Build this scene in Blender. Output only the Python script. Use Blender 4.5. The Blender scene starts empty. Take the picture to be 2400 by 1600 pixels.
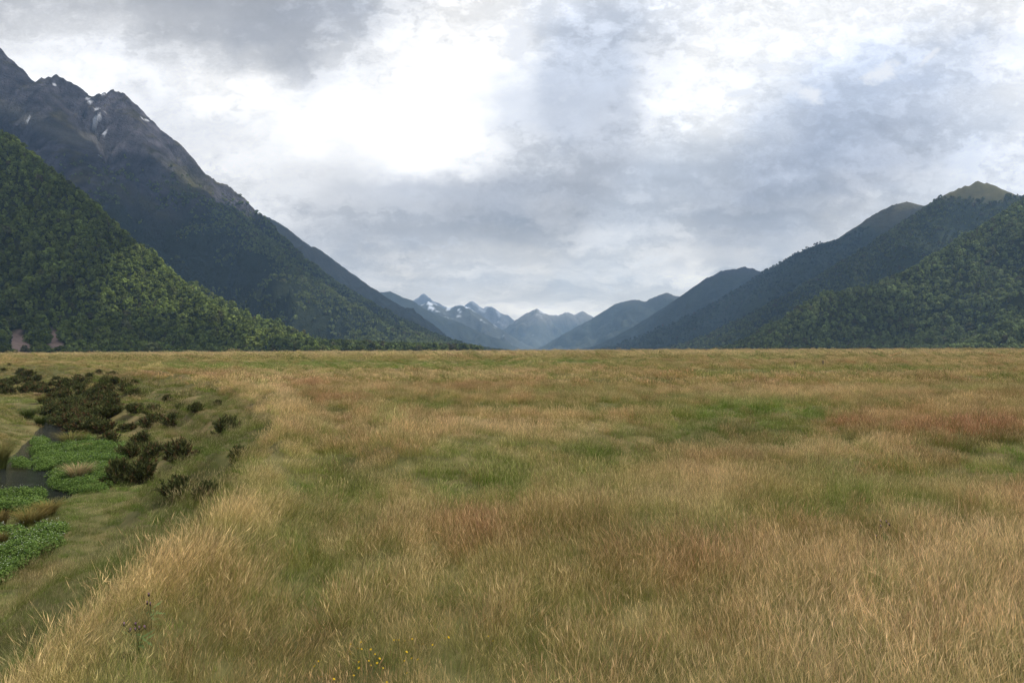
import bpy, math, random
import numpy as np
from mathutils import Vector, Euler, Matrix
random.seed(7)
RNG = np.random.default_rng(11)
scene = bpy.context.scene
R = math.radians

# ------------------------------------------------------------------ camera
CAM_H = 2.9
cam_d = bpy.data.cameras.new('camera')
cam_d.sensor_width = 36.0
cam_d.lens = 24.0
cam_d.clip_start = 0.05
cam_d.clip_end = 60000
cam = bpy.data.objects.new('camera', cam_d)
scene.collection.objects.link(cam)
cam.location = (0, 0, CAM_H)
cam.rotation_euler = Euler((R(90.64), R(0.26), 0), 'XYZ')
scene.camera = cam
FPX = 1600.0
CM = np.array(cam.rotation_euler.to_matrix())

# ------------------------------------------------------------------ exposure
scene.view_settings.view_transform = 'Standard'
scene.view_settings.look = 'None'
scene.view_settings.exposure = 0.0
scene.view_settings.gamma = 1.0
scene.view_settings.use_curve_mapping = False
scene.render.engine = 'CYCLES'
scene.cycles.use_denoising = True
scene.cycles.sample_clamp_direct = 5.0
scene.cycles.sample_clamp_indirect = 3.0
scene.cycles.max_bounces = 6
scene.cycles.diffuse_bounces = 2
scene.cycles.volume_bounces = 1
scene.cycles.transparent_max_bounces = 8

# ------------------------------------------------------------------ sun
SUN_EL, SUN_AZ = 56.0, 88.0          # azimuth measured from the valley axis (+Y) towards +X
SUN = np.array([math.sin(R(SUN_AZ)) * math.cos(R(SUN_EL)),
                math.cos(R(SUN_AZ)) * math.cos(R(SUN_EL)), math.sin(R(SUN_EL))])
sl = bpy.data.lights.new('sun', 'SUN')
sl.energy = 5.0
sl.angle = R(0.5)
sl.color = (1.0, 0.95, 0.86)
so = bpy.data.objects.new('sun', sl)
scene.collection.objects.link(so)
so.rotation_euler = Vector(-SUN).to_track_quat('-Z', 'Y').to_euler()

# ------------------------------------------------------------------ node helpers
class NT:
    def __init__(self, tree):
        self.t = tree; self.n = tree.nodes; self.l = tree.links
    def new(self, typ, **kw):
        nd = self.n.new(typ)
        for k, v in kw.items(): setattr(nd, k, v)
        return nd
    def put(self, sock, v):
        if isinstance(v, bpy.types.NodeSocket): self.l.new(v, sock)
        else:
            if sock.type == 'RGBA' and len(v) == 3: v = (*v, 1)
            sock.default_value = v
    def math(self, op, a, b=0.0, c=0.0, clamp=False):
        nd = self.new('ShaderNodeMath', operation=op, use_clamp=clamp)
        self.put(nd.inputs[0], a); self.put(nd.inputs[1], b); self.put(nd.inputs[2], c)
        return nd.outputs[0]
    def ss(self, v, a, b):
        nd = self.new('ShaderNodeMapRange', interpolation_type='SMOOTHSTEP')
        self.put(nd.inputs['Value'], v); nd.inputs['From Min'].default_value = a; nd.inputs['From Max'].default_value = b
        return nd.outputs[0]
    def lin(self, v, a, b, c=0.0, d=1.0):
        nd = self.new('ShaderNodeMapRange')
        self.put(nd.inputs['Value'], v); nd.inputs['From Min'].default_value = a; nd.inputs['From Max'].default_value = b
        nd.inputs['To Min'].default_value = c; nd.inputs['To Max'].default_value = d
        return nd.outputs[0]
    def mix(self, f, a, b, blend='MIX'):
        nd = self.new('ShaderNodeMix', data_type='RGBA', blend_type=blend)
        self.put(nd.inputs[0], f)
        self.put(nd.inputs[6], a if isinstance(a, bpy.types.NodeSocket) else (*a, 1)[:4])
        self.put(nd.inputs[7], b if isinstance(b, bpy.types.NodeSocket) else (*b, 1)[:4])
        return nd.outputs[2]
    def noise(self, vec, scale, detail=4, rough=0.55, dist=0.0, col=False):
        nd = self.new('ShaderNodeTexNoise')
        if vec is not None: self.put(nd.inputs['Vector'], vec)
        nd.inputs['Scale'].default_value = scale; nd.inputs['Detail'].default_value = detail
        nd.inputs['Roughness'].default_value = rough; nd.inputs['Distortion'].default_value = dist
        return nd.outputs['Color' if col else 'Fac']
    def vmath(self, op, a, b=None, s=None):
        nd = self.new('ShaderNodeVectorMath', operation=op)
        self.put(nd.inputs[0], a)
        if b is not None: self.put(nd.inputs[1], b)
        if s is not None: self.put(nd.inputs['Scale'], s)
        return nd.outputs[0]
    def comb(self, x, y, z=0.0):
        nd = self.new('ShaderNodeCombineXYZ')
        self.put(nd.inputs[0], x); self.put(nd.inputs[1], y); self.put(nd.inputs[2], z)
        return nd.outputs[0]
    def sep(self, v):
        nd = self.new('ShaderNodeSeparateXYZ'); self.put(nd.inputs[0], v)
        return nd.outputs
    def attr(self, name, typ='GEOMETRY', out='Color'):
        nd = self.new('ShaderNodeAttribute', attribute_name=name, attribute_type=typ)
        return nd.outputs[out]

def s2l(c):
    c = max(0.0, c)
    return c / 12.92 if c <= 0.04045 else ((c + 0.055) / 1.055) ** 2.4

# ------------------------------------------------------------------ sky
world = bpy.data.worlds.new('World')
scene.world = world
world.use_nodes = True
W = NT(world.node_tree)
W.n.clear()
# cloud brightness seen up the valley: rows by elevation, columns by bearing (red channel, blue minus red)
SKY_ROWS = [
 (-60, '210 214 205 190 184 182 182 200 240 255 255 250 245 252 255 255 255 255 255 255 255',
       '10 10 10 12 14 14 16 16 6 2 2 6 12 6 2 0 0 0 0 2 4'),
 (0,   '206 212 205 187 183 180 178 188 232 255 255 246 232 248 251 255 255 254 255 255 255',
       '10 10 10 14 16 16 20 20 8 0 0 10 20 10 6 0 0 2 2 2 2'),
 (60,  '218 226 224 200 192 182 178 202 250 255 255 222 215 232 250 255 255 250 240 246 254',
       '8 8 8 12 14 18 18 16 4 0 2 26 26 16 4 0 0 6 14 8 2'),
 (110, '236 240 238 226 228 212 188 222 251 255 255 203 203 226 253 255 248 228 224 222 236',
       '8 8 10 10 8 10 16 10 2 0 0 28 28 14 2 0 8 28 26 26 16'),
 (160, '247 250 246 246 255 253 206 240 250 246 236 194 198 238 255 250 222 206 206 224 246',
       '6 6 8 8 2 2 14 8 2 4 12 28 28 10 0 4 28 38 36 26 10'),
 (220, '247 250 246 226 249 255 240 249 252 240 214 186 194 244 255 232 198 199 208 230 250',
       '6 6 8 12 4 2 8 4 2 6 20 28 26 8 0 14 36 36 32 22 8'),
 (280, '247 247 240 228 226 240 250 245 252 248 214 190 194 232 248 208 184 190 202 224 246',
       '6 6 10 12 12 8 4 6 2 4 20 26 24 12 4 26 36 34 32 24 10'),
 (340, '240 240 236 238 229 238 246 236 250 250 216 196 196 224 222 190 180 184 198 220 240',
       '8 8 10 8 10 8 6 8 2 2 16 22 24 16 14 30 36 34 30 26 14'),
 (390, '240 240 240 240 240 238 228 222 243 240 200 190 188 204 200 180 175 180 194 214 232',
       '8 8 8 8 8 8 10 12 6 8 18 22 24 22 22 32 34 32 28 24 16'),
 (440, '235 235 235 235 235 230 224 200 192 178 172 176 186 190 184 172 172 186 204 220 228',
       '10 10 10 10 10 10 12 18 22 24 26 24 22 22 24 30 30 26 20 18 16'),
 (500, '228 228 228 228 226 228 208 196 184 170 168 174 188 188 176 172 182 206 212 216 220',
       '12 12 12 12 12 12 16 18 22 24 26 22 20 20 24 26 24 16 16 16 16'),
 (560, '226 226 226 226 226 226 194 184 182 182 178 190 204 198 178 178 192 206 206 206 206',
       '14 14 14 14 14 14 20 22 22 20 20 18 14 16 22 22 18 14 14 14 14'),
 (620, '216 216 216 216 216 216 208 192 196 204 202 200 202 200 190 194 206 206 206 206 206',
       '14 14 14 14 14 14 16 18 16 14 14 14 14 14 18 16 12 12 12 12 12'),
 (680, '206 206 206 206 206 206 204 198 200 210 206 200 204 216 224 222 210 206 206 206 206',
       '14 14 14 14 14 14 16 16 14 12 14 14 12 10 8 8 10 12 12 12 12'),
 (740, '206 206 206 206 206 206 204 200 205 212 226 216 214 222 222 218 210 206 206 206 206',
       '14 14 14 14 14 14 16 16 14 12 8 8 10 8 8 8 10 12 12 12 12'),
]
tc = W.new('ShaderNodeTexCoord')
D = tc.outputs['Generated']
dx, dy, dz = W.sep(D)
ys = W.math('MAXIMUM', dy, 0.3)
u0 = W.math('DIVIDE', dx, ys); v0 = W.math('DIVIDE', dz, ys)
uv = W.comb(u0, W.math('MULTIPLY', v0, 1.5))
w1 = W.vmath('SUBTRACT', W.noise(uv, 5.0, 5, 0.55, col=True), (0.5, 0.5, 0.5))
w2 = W.vmath('SUBTRACT', W.noise(uv, 19.0, 4, 0.6, col=True), (0.5, 0.5, 0.5))
ww = W.vmath('ADD', W.vmath('SCALE', w1, s=0.13), W.vmath('SCALE', w2, s=0.055))
wx, wy, wz = W.sep(ww)
u = W.math('ADD', u0, wx); v = W.math('ADD', v0, W.math('MULTIPLY', wy, 0.75))
fac = W.lin(u, -0.75, 0.75)
col = None; pv = None
for (py, ra, ba) in reversed(SKY_ROWS):
    ra = [float(q) for q in ra.split()]; ba = [float(q) for q in ba.split()]
    rp = W.new('ShaderNodeValToRGB'); rp.color_ramp.interpolation = 'EASE'
    el = rp.color_ramp.elements
    for i in range(21):
        e = el[0] if i == 0 else (el[1] if i == 1 else el.new(i / 20))
        e.position = i / 20
        r_, b_ = ra[i], ba[i]
        k = 1.0 + 0.10 * max(0.0, min(1.0, (r_ - 236) / 18))
        r_ = min(249.0, r_ + 2); b_ = b_ * (0.85 if (i > 10 and 40 < py < 400) else 0.85)
        w3 = [s2l(q_ / 255) * k for q_ in (r_, r_ + b_ * 0.36, r_ + b_)]
        # the valley haze in front of the low sky dims and blues it: the clouds behind are that much brighter
        e_ = max(0.085, math.atan(max((818 - py) / FPX, 0.0))); T_ = math.exp(-0.000065 * min(1380 / math.sin(e_), 14500))
        e.color = tuple(max(0.03, (q_ - (1 - T_) * f_) / T_) for q_, f_ in zip(w3, (0.24, 0.38, 0.60))) + (1,)
    W.put(rp.inputs[0], fac)
    vi = (818 - py) / FPX
    col = rp.outputs[0] if col is None else W.mix(W.ss(v, pv, vi), col, rp.outputs[0])
    pv = vi
det = W.math('SUBTRACT', W.noise(uv, 9.0, 7, 0.6, 0.3), 0.5)
det = W.math('ADD', W.math('MULTIPLY', det, 0.34), 1.0)
zz = W.math('ADD', W.math('MAXIMUM', dz, 0.0), 0.10)
pl = W.comb(W.math('DIVIDE', dx, zz), W.math('DIVIDE', dy, zz), 3.7)
pw = W.vmath('ADD', pl, W.vmath('SCALE', w2, s=0.8))
pn1 = W.noise(pw, 1.5, 8, 0.58, 0.35); pn2 = W.noise(pw, 0.55, 5, 0.55, 0.2)
bil = W.math('ADD', W.math('MULTIPLY', W.math('SUBTRACT', pn1, 0.5), 0.50), W.math('MULTIPLY', W.math('SUBTRACT', pn2, 0.5), 0.45))
cm_ = W.ss(W.noise(pw, 1.15, 9, 0.60, 0.25), 0.40, 0.60)
bil = W.math('ADD', bil, W.math('MULTIPLY', W.math('SUBTRACT', 0.5, cm_), 0.34))
det = W.math('MULTIPLY', det, W.math('ADD', bil, 1.0))
brk = W.math('MULTIPLY', W.ss(pn1, 0.58, 0.72), 0.35)
col = W.mix(1.0, col, W.comb(det, det, det), 'MULTIPLY')
col = W.mix(brk, col, (1.0, 1.0, 1.0))
# small sunlit cumulus scraps
def scrap(col, px, py, rx, ry, rot, amp=1.0):
    cu, cv = (px - 1200) / FPX, (818 - py) / FPX
    du = W.math('SUBTRACT', W.math('ADD', u0, W.math('MULTIPLY', wx, 0.35)), cu)
    dv = W.math('SUBTRACT', W.math('ADD', v0, W.math('MULTIPLY', wy, 0.35)), cv)
    c, s = math.cos(rot), math.sin(rot)
    a = W.math('DIVIDE', W.math('ADD', W.math('MULTIPLY', du, c), W.math('MULTIPLY', dv, s)), rx / FPX)
    b = W.math('DIVIDE', W.math('SUBTRACT', W.math('MULTIPLY', dv, c), W.math('MULTIPLY', du, s)), ry / FPX)
    d = W.math('SQRT', W.math('ADD', W.math('MULTIPLY', a, a), W.math('MULTIPLY', b, b)))
    d = W.math('ADD', d, W.math('MULTIPLY', W.math('SUBTRACT', W.noise(uv, 42.0, 5, 0.65), 0.5), 2.1))
    m = W.math('MULTIPLY', W.ss(d, 1.25, 0.35), amp)
    return W.mix(m, col, (1.02, 1.02, 1.04))
col = scrap(col, 2062, 172, 58, 26, 0.35)
col = scrap(col, 1905, 222, 34, 20, -0.2)
col = scrap(col, 1865, 205, 26, 26, 0.0, 0.5)
col = scrap(col, 2185, 128, 26, 8, 0.6, 0.9)
col = scrap(col, 1738, 212, 34, 9, 0.05, 0.9)
col = scrap(col, 1800, 162, 24, 9, 0.05, 0.8)
col = scrap(col, 1215, 95, 40, 50, 0.0, 0.9)
# broken cloud over the rest of the dome
gn = W.ss(W.noise(D, 3.2, 6, 0.55, 0.4), 0.36, 0.66)
gen = W.mix(gn, (0.50, 0.56, 0.68), (1.0, 1.0, 1.02))
front = W.ss(dy, 0.42, 0.66)
cl = W.mix(front, gen, col)
high = W.ss(v0, 0.52, 0.80)
cl = W.mix(W.math('MULTIPLY', high, front), cl, gen)
sky = W.new('ShaderNodeTexSky', sky_type='NISHITA')
sky.sun_disc = False
sky.sun_elevation = R(SUN_EL); sky.sun_rotation = R(SUN_AZ)
cl10 = W.vmath('SCALE', cl, s=10.0)
fin = W.mix(0.92, sky.outputs[0], cl10)
bg = W.new('ShaderNodeBackground')
W.put(bg.inputs[0], fin); bg.inputs[1].default_value = 0.1
wo = W.new('ShaderNodeOutputWorld')
W.l.new(bg.outputs[0], wo.inputs[0])

# ------------------------------------------------------------------ numpy helpers
def smooth(a, b, x):
    t = np.clip((x - a) / (b - a), 0, 1); return t * t * (3 - 2 * t)
_perm = RNG.permutation(512)
_perm = np.concatenate([_perm, _perm, _perm])
_ga = RNG.random(512) * 2 * np.pi
_gx, _gy = np.cos(_ga), np.sin(_ga)
def pn(x, y, seed=0):
    x = np.asarray(x, float) + seed * 17.31; y = np.asarray(y, float) - seed * 9.77
    xi = np.floor(x).astype(int); yi = np.floor(y).astype(int)
    xf = x - xi; yf = y - yi
    def g(ix, iy, fx, fy):
        h = _perm[(_perm[ix & 511] + iy) & 511]
        return _gx[h] * fx + _gy[h] * fy
    u_ = xf * xf * xf * (xf * (xf * 6 - 15) + 10); v_ = yf * yf * yf * (yf * (yf * 6 - 15) + 10)
    a = g(xi, yi, xf, yf); b = g(xi + 1, yi, xf - 1, yf)
    c = g(xi, yi + 1, xf, yf - 1); d = g(xi + 1, yi + 1, xf - 1, yf - 1)
    return ((a * (1 - u_) + b * u_) * (1 - v_) + (c * (1 - u_) + d * u_) * v_) * 1.5
def fbm(x, y, s, o=4, seed=0, g=0.5):
    t = 0; a = 1.0; x = np.asarray(x, float) / s; y = np.asarray(y, float) / s
    for i in range(o):
        t = t + a * pn(x, y, seed + i * 3); x = x * 2.03; y = y * 2.03; a *= g
    return t
def ridged(x, y, s, o=5, seed=0, g=0.5):
    t = 0; a = 1.0; x = np.asarray(x, float) / s; y = np.asarray(y, float) / s; w = 1.0
    for i in range(o):
        n = 1 - np.abs(pn(x, y, seed + i * 5)); n = n * n * w
        t = t + a * n; w = np.clip(n * 1.6, 0, 1); x = x * 2.07; y = y * 2.07; a *= g
    return t
CAMP = np.array([0, 0, CAM_H])
def ray(px, py):
    d = np.stack([(np.asarray(px, float) - 1200) / FPX, (800 - np.asarray(py, float)) / FPX, -np.ones_like(np.asarray(px, float))], -1) @ CM.T
    return d / d[..., 1:2]
def at(px, py, Y):                      # the point of the view ray through a pixel at depth Y
    return CAMP + ray(px, py) * np.asarray(Y, float)[..., None]
def proj(P):
    q = (np.asarray(P) - CAMP) @ CM
    z = np.maximum(-q[..., 2], 1e-3)
    return 1200 + q[..., 0] / z * FPX, 800 - q[..., 1] / z * FPX
def polyd(x, y, pts):                   # distance to a polyline, side, and fractional index along it
    best = np.full(np.shape(x), 1e9); side = np.zeros(np.shape(x)); par = np.zeros(np.shape(x))
    for i in range(len(pts) - 1):
        ax, ay = pts[i]; bx, by = pts[i + 1]
        ex, ey = bx - ax, by - ay; L = ex * ex + ey * ey
        t = np.clip(((x - ax) * ex + (y - ay) * ey) / L, 0, 1)
        ddx, ddy = x - ax - t * ex, y - ay - t * ey
        d = np.hypot(ddx, ddy); m = d < best
        best = np.where(m, d, best); side = np.where(m, np.sign(ex * (y - ay) - ey * (x - ax)), side)
        par = np.where(m, i + t, par)
    return best, side, par
def inpoly(x, y, poly):
    r = np.zeros(np.shape(x), bool); n = len(poly); j = n - 1
    for i in range(n):
        xi, yi = poly[i]; xj, yj = poly[j]
        c = ((yi > y) != (yj > y)) & (x < (xj - xi) * (y - yi) / (yj - yi + 1e-12) + xi)
        r ^= c; j = i
    return r

# ------------------------------------------------------------------ object helpers
def link(o):
    scene.collection.objects.link(o); return o
def tag(o, label=None, cat=None, group=None, kind=None):
    if label: o['label'] = label
    if cat: o['category'] = cat
    if group: o['group'] = group
    if kind: o['kind'] = kind
    return o
def mesh_np(name, verts, faces, mats=(), smooth_=False):
    me = bpy.data.meshes.new(name)
    verts = np.asarray(verts, np.float32); faces = np.asarray(faces, np.int32)
    nf, k = faces.shape
    me.vertices.add(len(verts)); me.vertices.foreach_set('co', verts.ravel())
    me.loops.add(nf * k); me.loops.foreach_set('vertex_index', faces.ravel())
    me.polygons.add(nf); me.polygons.foreach_set('loop_start', np.arange(0, nf * k, k, dtype=np.int32))
    me.update(calc_edges=True)
    if smooth_: me.polygons.foreach_set('use_smooth', np.ones(nf, bool))
    for m in mats: me.materials.append(m)
    me.validate()
    return me
def set_attr(me, name, typ, dom, data):
    a = me.attributes.new(name, typ, dom)
    a.data.foreach_set({'FLOAT': 'value', 'INT': 'value', 'FLOAT_VECTOR': 'vector', 'FLOAT_COLOR': 'color'}[typ], np.ascontiguousarray(data).ravel())
def set_col(me, c, name='col'):
    c = np.concatenate([np.asarray(c, np.float32), np.ones((len(c), 1), np.float32)], 1)
    set_attr(me, name, 'FLOAT_COLOR', 'POINT', c)
def grid_faces(nx, ny):
    i = np.arange(nx - 1)[None, :]; j = np.arange(ny - 1)[:, None]
    a = (j * nx + i).ravel()
    return np.stack([a, a + 1, a + nx + 1, a + nx], 1)
def new_mat(name):
    m = bpy.data.materials.new(name); m.use_nodes = True
    t = NT(m.node_tree); t.n.clear()
    return m, t
def leaf_shader(t, colr, trans=0.3, rough=0.6, spec=True):
    d = t.new('ShaderNodeBsdfDiffuse'); t.put(d.inputs[0], colr)
    tr = t.new('ShaderNodeBsdfTranslucent'); t.put(tr.inputs[0], colr)
    mx = t.new('ShaderNodeMixShader'); mx.inputs[0].default_value = trans
    t.l.new(d.outputs[0], mx.inputs[1]); t.l.new(tr.outputs[0], mx.inputs[2])
    o = t.new('ShaderNodeOutputMaterial')
    if spec:
        g = t.new('ShaderNodeBsdfGlossy'); g.inputs['Roughness'].default_value = rough
        g.inputs['Color'].default_value = (1, 1, 1, 1)
        m2 = t.new('ShaderNodeMixShader'); m2.inputs[0].default_value = 0.035
        t.l.new(mx.outputs[0], m2.inputs[1]); t.l.new(g.outputs[0], m2.inputs[2])
        t.l.new(m2.outputs[0], o.inputs[0])
    else:
        t.l.new(mx.outputs[0], o.inputs[0])

def scatter(name, P, rot, scl, idx, tint, protos, label=None, cat=None, group=None):
    """one 'stuff' object: copies of small plant meshes set on points"""
    me = mesh_points(name, P)
    set_attr(me, 'rot', 'FLOAT_VECTOR', 'POINT', np.asarray(rot, np.float32))
    set_attr(me, 'scl', 'FLOAT_VECTOR', 'POINT', np.asarray(scl, np.float32))
    set_attr(me, 'pick', 'INT', 'POINT', np.asarray(idx, np.int32))
    set_col(me, tint, 'tint')
    o = link(bpy.data.objects.new(name, me))
    coll = bpy.data.collections.new(name + '_kinds')
    for i, pm in enumerate(protos):
        po = bpy.data.objects.new('%s_kind_%02d' % (name, i), pm); coll.objects.link(po)
    ng = bpy.data.node_groups.new(name + '_nodes', 'GeometryNodeTree')
    ng.interface.new_socket('Geometry', in_out='INPUT', socket_type='NodeSocketGeometry')
    ng.interface.new_socket('Geometry', in_out='OUTPUT', socket_type='NodeSocketGeometry')
    N = ng.nodes; L = ng.links
    gi = N.new('NodeGroupInput'); go = N.new('NodeGroupOutput')
    ci = N.new('GeometryNodeCollectionInfo'); ci.inputs[0].default_value = coll
    ci.inputs['Separate Children'].default_value = True; ci.inputs['Reset Children'].default_value = True
    ip = N.new('GeometryNodeInstanceOnPoints'); ip.inputs['Pick Instance'].default_value = True
    def na(nm, dt):
        q = N.new('GeometryNodeInputNamedAttribute'); q.data_type = dt; q.inputs[0].default_value = nm
        return q.outputs['Attribute']
    e2r = N.new('FunctionNodeEulerToRotation')
    L.new(na('rot', 'FLOAT_VECTOR'), e2r.inputs[0])
    L.new(gi.outputs[0], ip.inputs['Points']); L.new(ci.outputs[0], ip.inputs['Instance'])
    L.new(na('pick', 'INT'), ip.inputs['Instance Index']); L.new(e2r.outputs[0], ip.inputs['Rotation'])
    L.new(na('scl', 'FLOAT_VECTOR'), ip.inputs['Scale'])
    L.new(ip.outputs[0], go.inputs[0])
    md = o.modifiers.new('scatter', 'NODES'); md.node_group = ng
    return tag(o, label, cat, group, 'stuff')
def mesh_points(name, P):
    me = bpy.data.meshes.new(name); P = np.asarray(P, np.float32)
    me.vertices.add(len(P)); me.vertices.foreach_set('co', P.ravel()); me.update()
    return me

# ------------------------------------------------------------------ the lie of the land
CREST = [(-3.4, -30), (-3.5, 0), (-3.8, 5.2), (-4.1, 6.6), (-4.45, 8.9), (-4.95, 12), (-6.1, 17.2), (-8.8, 28), (-10.4, 32), (-13.5, 39), (-18, 46.5),
         (-29, 64), (-43, 84), (-55, 99), (-85, 138), (-130, 165), (-220, 185), (-420, 200), (-1500, 210)]
STREAM = [(-149, 120), (-109, 105), (-82, 94), (-60, 80), (-46, 69), (-39.5, 59.5), (-35.5, 52.7), (-31.5, 45.8), (-28.6, 40.6), (-24.6, 34.9),
          (-21.2, 30.3), (-20.8, 26.3), (-22.9, 20.6), (-27.5, 13.7), (-34, 4.6), (-41, -9), (-52, -34)]
ZB, ZW = -3.45, -3.72
def relief(x, y):                       # hummocks and hollows of the meadow
    return fbm(x, y * 1.5, 11, 3, 61)
def ground(x, y):
    x = np.asarray(x, float); y = np.asarray(y, float)
    r = np.hypot(x, y)
    h = 0.38 * relief(x, y) + 0.06 * fbm(x, y, 3.5, 3, 1) + 0.20 * fbm(x, y, 22, 3, 2) + 0.16 * fbm(x * 0.5, y, 70, 3, 9)
    # old shallow channels across the plain
    cy = 136 + 10 * pn(x / 60, 0 * x, 4) + 0.02 * x
    h = h - 1.3 * np.exp(-((y - cy) / 15) ** 2) * smooth(-95, -70, x) * (1 - smooth(20, 70, x))
    cy2 = 72 + 6 * pn(x / 40, 0 * x, 6)
    h = h - 0.55 * np.exp(-((y - cy2) / 8) ** 2) * smooth(15, 40, x)
    cy3 = 18.5 + 0.75 * np.maximum(x - 2, 0) + 2 * pn(x / 12, 0 * x, 8)
    h = h - 0.42 * np.exp(-((y - cy3) / 3.2) ** 2) * smooth(-4, 0, x) * (1 - smooth(14, 20, x))
    # beyond the far lip the plain falls gently away
    h = h + smooth(300, 560, r) * 0.3 - smooth(600, 1000, r) * 8 - smooth(1000, 3000, r) * 7
    d, s, par = polyd(x, y, CREST)
    wv = 1.7 * pn(x / 9, y / 9, 12) + 0.7 * pn(x / 3.2, y / 3.2, 13)
    q = np.where(s > 0, d, -d) + wv * smooth(-2, 3, np.where(s > 0, d, -d))
    q = np.where(s > 0, q, -d)
    Wd = 7.2 + 4.5 * smooth(30, 100, y)
    t = np.clip(q / Wd, 0, 1)
    bank = ZB * (0.35 * smooth(0, 1, t) + 0.65 * (1 - (1 - t) ** 1.7)) - 0.16 * np.sin(t * 17) * (t > 0) * (t < 1)
    lip = 0.26 * np.exp(-(q / 0.8) ** 2) - 0.26 * np.exp(-((q + 1.7) / 0.8) ** 2) + 0.16 * np.exp(-((q + 3.2) / 0.9) ** 2)
    lip = lip * (1 - smooth(60, 110, y))
    low = h * (1 - 0.55 * smooth(0.3, 1, t)) + bank + lip
    # stream bed, the low terrace on its far side
    sd, ss_, sp = polyd(x, y, STREAM)
    far = (ss_ < 0) & (q > 0)
    lobe = 1.55 * smooth(2.0, 5.5, sd + 0.8 * pn(x / 4, y / 4, 15)) * np.where(far, 1, 0) * smooth(8.0, 18.0, q)
    low = low + lobe
    near = np.where(q > 2, 1.0, 0.0)
    hw = 1.2 + 0.45 * pn(sp * 0.9, 0 * sp, 3) 
    low = np.where(near > 0, low - 0.75 * np.exp(-(sd / hw) ** 4) - 0.10 * (1 - smooth(1.5, 6, sd)), low)
    return low
def bank_q(x, y):
    d, s, par = polyd(np.asarray(x, float), np.asarray(y, float), CREST)
    return np.where(s > 0, d, -d)
def hit(px, py):                        # where the view ray through a pixel meets the ground
    out = []
    ts = np.geomspace(2.0, 700, 5000)
    for a, b in zip(np.atleast_1d(px), np.atleast_1d(py)):
        d = ray(a, b); P = CAMP + ts[:, None] * d
        g = ground(P[:, 0], P[:, 1]); k = np.argmax(P[:, 2] < g)
        out.append((P[k, 0], P[k, 1], g[k]))
    return np.array(out)

def axis(a, b, fine0, fine1, step, grow):
    c = list(np.arange(fine0, fine1, step)); s = step; v_ = c[-1]
    while v_ < b: s *= grow; v_ += s; c.append(v_)
    s = step; v_ = fine0; lo = []
    while v_ > a: s *= grow; v_ -= s; lo.append(v_)
    return np.array(lo[::-1] + c)
gx = axis(-16000, 16000, -62, 24, 0.42, 1.07); gy = axis(-400, 30000, -2, 120, 0.42, 1.035)
GX, GY = np.meshgrid(gx, gy)
GZ = ground(GX, GY)
gm, t = new_mat('soil_and_turf')
gp = t.new('ShaderNodeNewGeometry').outputs['Position']
n1 = t.noise(gp, 0.9, 6, 0.6); n2 = t.noise(gp, 0.06, 4)
c = t.mix(t.ss(n2, 0.4, 0.6), (0.115, 0.105, 0.040), (0.19, 0.145, 0.065))
c = t.mix(t.ss(n1, 0.35, 0.7), c, (0.07, 0.072, 0.025))
b = t.new('ShaderNodeBsdfPrincipled'); t.put(b.inputs['Base Color'], c); b.inputs['Roughness'].default_value = 0.95
b.inputs['Specular IOR Level'].default_value = 0.1
t.l.new(b.outputs[0], t.new('ShaderNodeOutputMaterial').inputs[0])
go_ = link(bpy.data.objects.new('ground', mesh_np('ground', np.stack([GX, GY, GZ], -1).reshape(-1, 3), grid_faces(len(gx), len(gy)), [gm], True)))
tag(go_, 'valley floor of rough turf under the grass', kind='structure')

# stream surface
sc_ = np.array(STREAM, float)
tt = np.linspace(0, len(sc_) - 1, 240)
cxs = np.interp(tt, np.arange(len(sc_)), sc_[:, 0]); cys = np.interp(tt, np.arange(len(sc_)), sc_[:, 1])
k5 = np.ones(9) / 9
pad = lambda a: np.convolve(np.pad(a, 4, mode='edge'), k5, 'valid')
cxs, cys = pad(cxs), pad(cys)
tx, ty = np.gradient(cxs), np.gradient(cys); tl = np.hypot(tx, ty); nx_, ny_ = -ty / tl, tx / tl
wv_ = np.linspace(-3.4, 3.4, 14)
SP = np.stack([cxs[:, None] + nx_[:, None] * wv_, cys[:, None] + ny_[:, None] * wv_, np.full((240, 14), ZW)], -1)
wm, t = new_mat('stream_water')
gp = t.new('ShaderNodeNewGeometry').outputs['Position']
mp = t.new('ShaderNodeMapping'); t.put(mp.inputs[0], gp); mp.inputs['Scale'].default_value = (0.55, 1.9, 1.0); mp.inputs['Rotation'].default_value = (0, 0, 0.5)
wn = t.noise(mp.outputs[0], 2.3, 5, 0.62, 0.6)
bp = t.new('ShaderNodeBump'); bp.inputs['Strength'].default_value = 1.0; bp.inputs['Distance'].default_value = 0.5; t.put(bp.inputs['Height'], wn)
b = t.new('ShaderNodeBsdfPrincipled')
t.put(b.inputs['Base Color'], t.mix(t.ss(t.noise(gp, 1.6, 4, 0.6), 0.6, 0.75), (0.012, 0.014, 0.010), (0.05, 0.055, 0.045)))
b.inputs['Roughness'].default_value = 0.10; b.inputs['IOR'].default_value = 1.33
t.l.new(bp.outputs[0], b.inputs['Normal'])
t.l.new(b.outputs[0], t.new('ShaderNodeOutputMaterial').inputs[0])
tag(link(bpy.data.objects.new('stream', mesh_np('stream', SP.reshape(-1, 3), grid_faces(14, 240), [wm], True))),
    'narrow rippling stream below the grassy bank', kind='structure')

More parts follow.
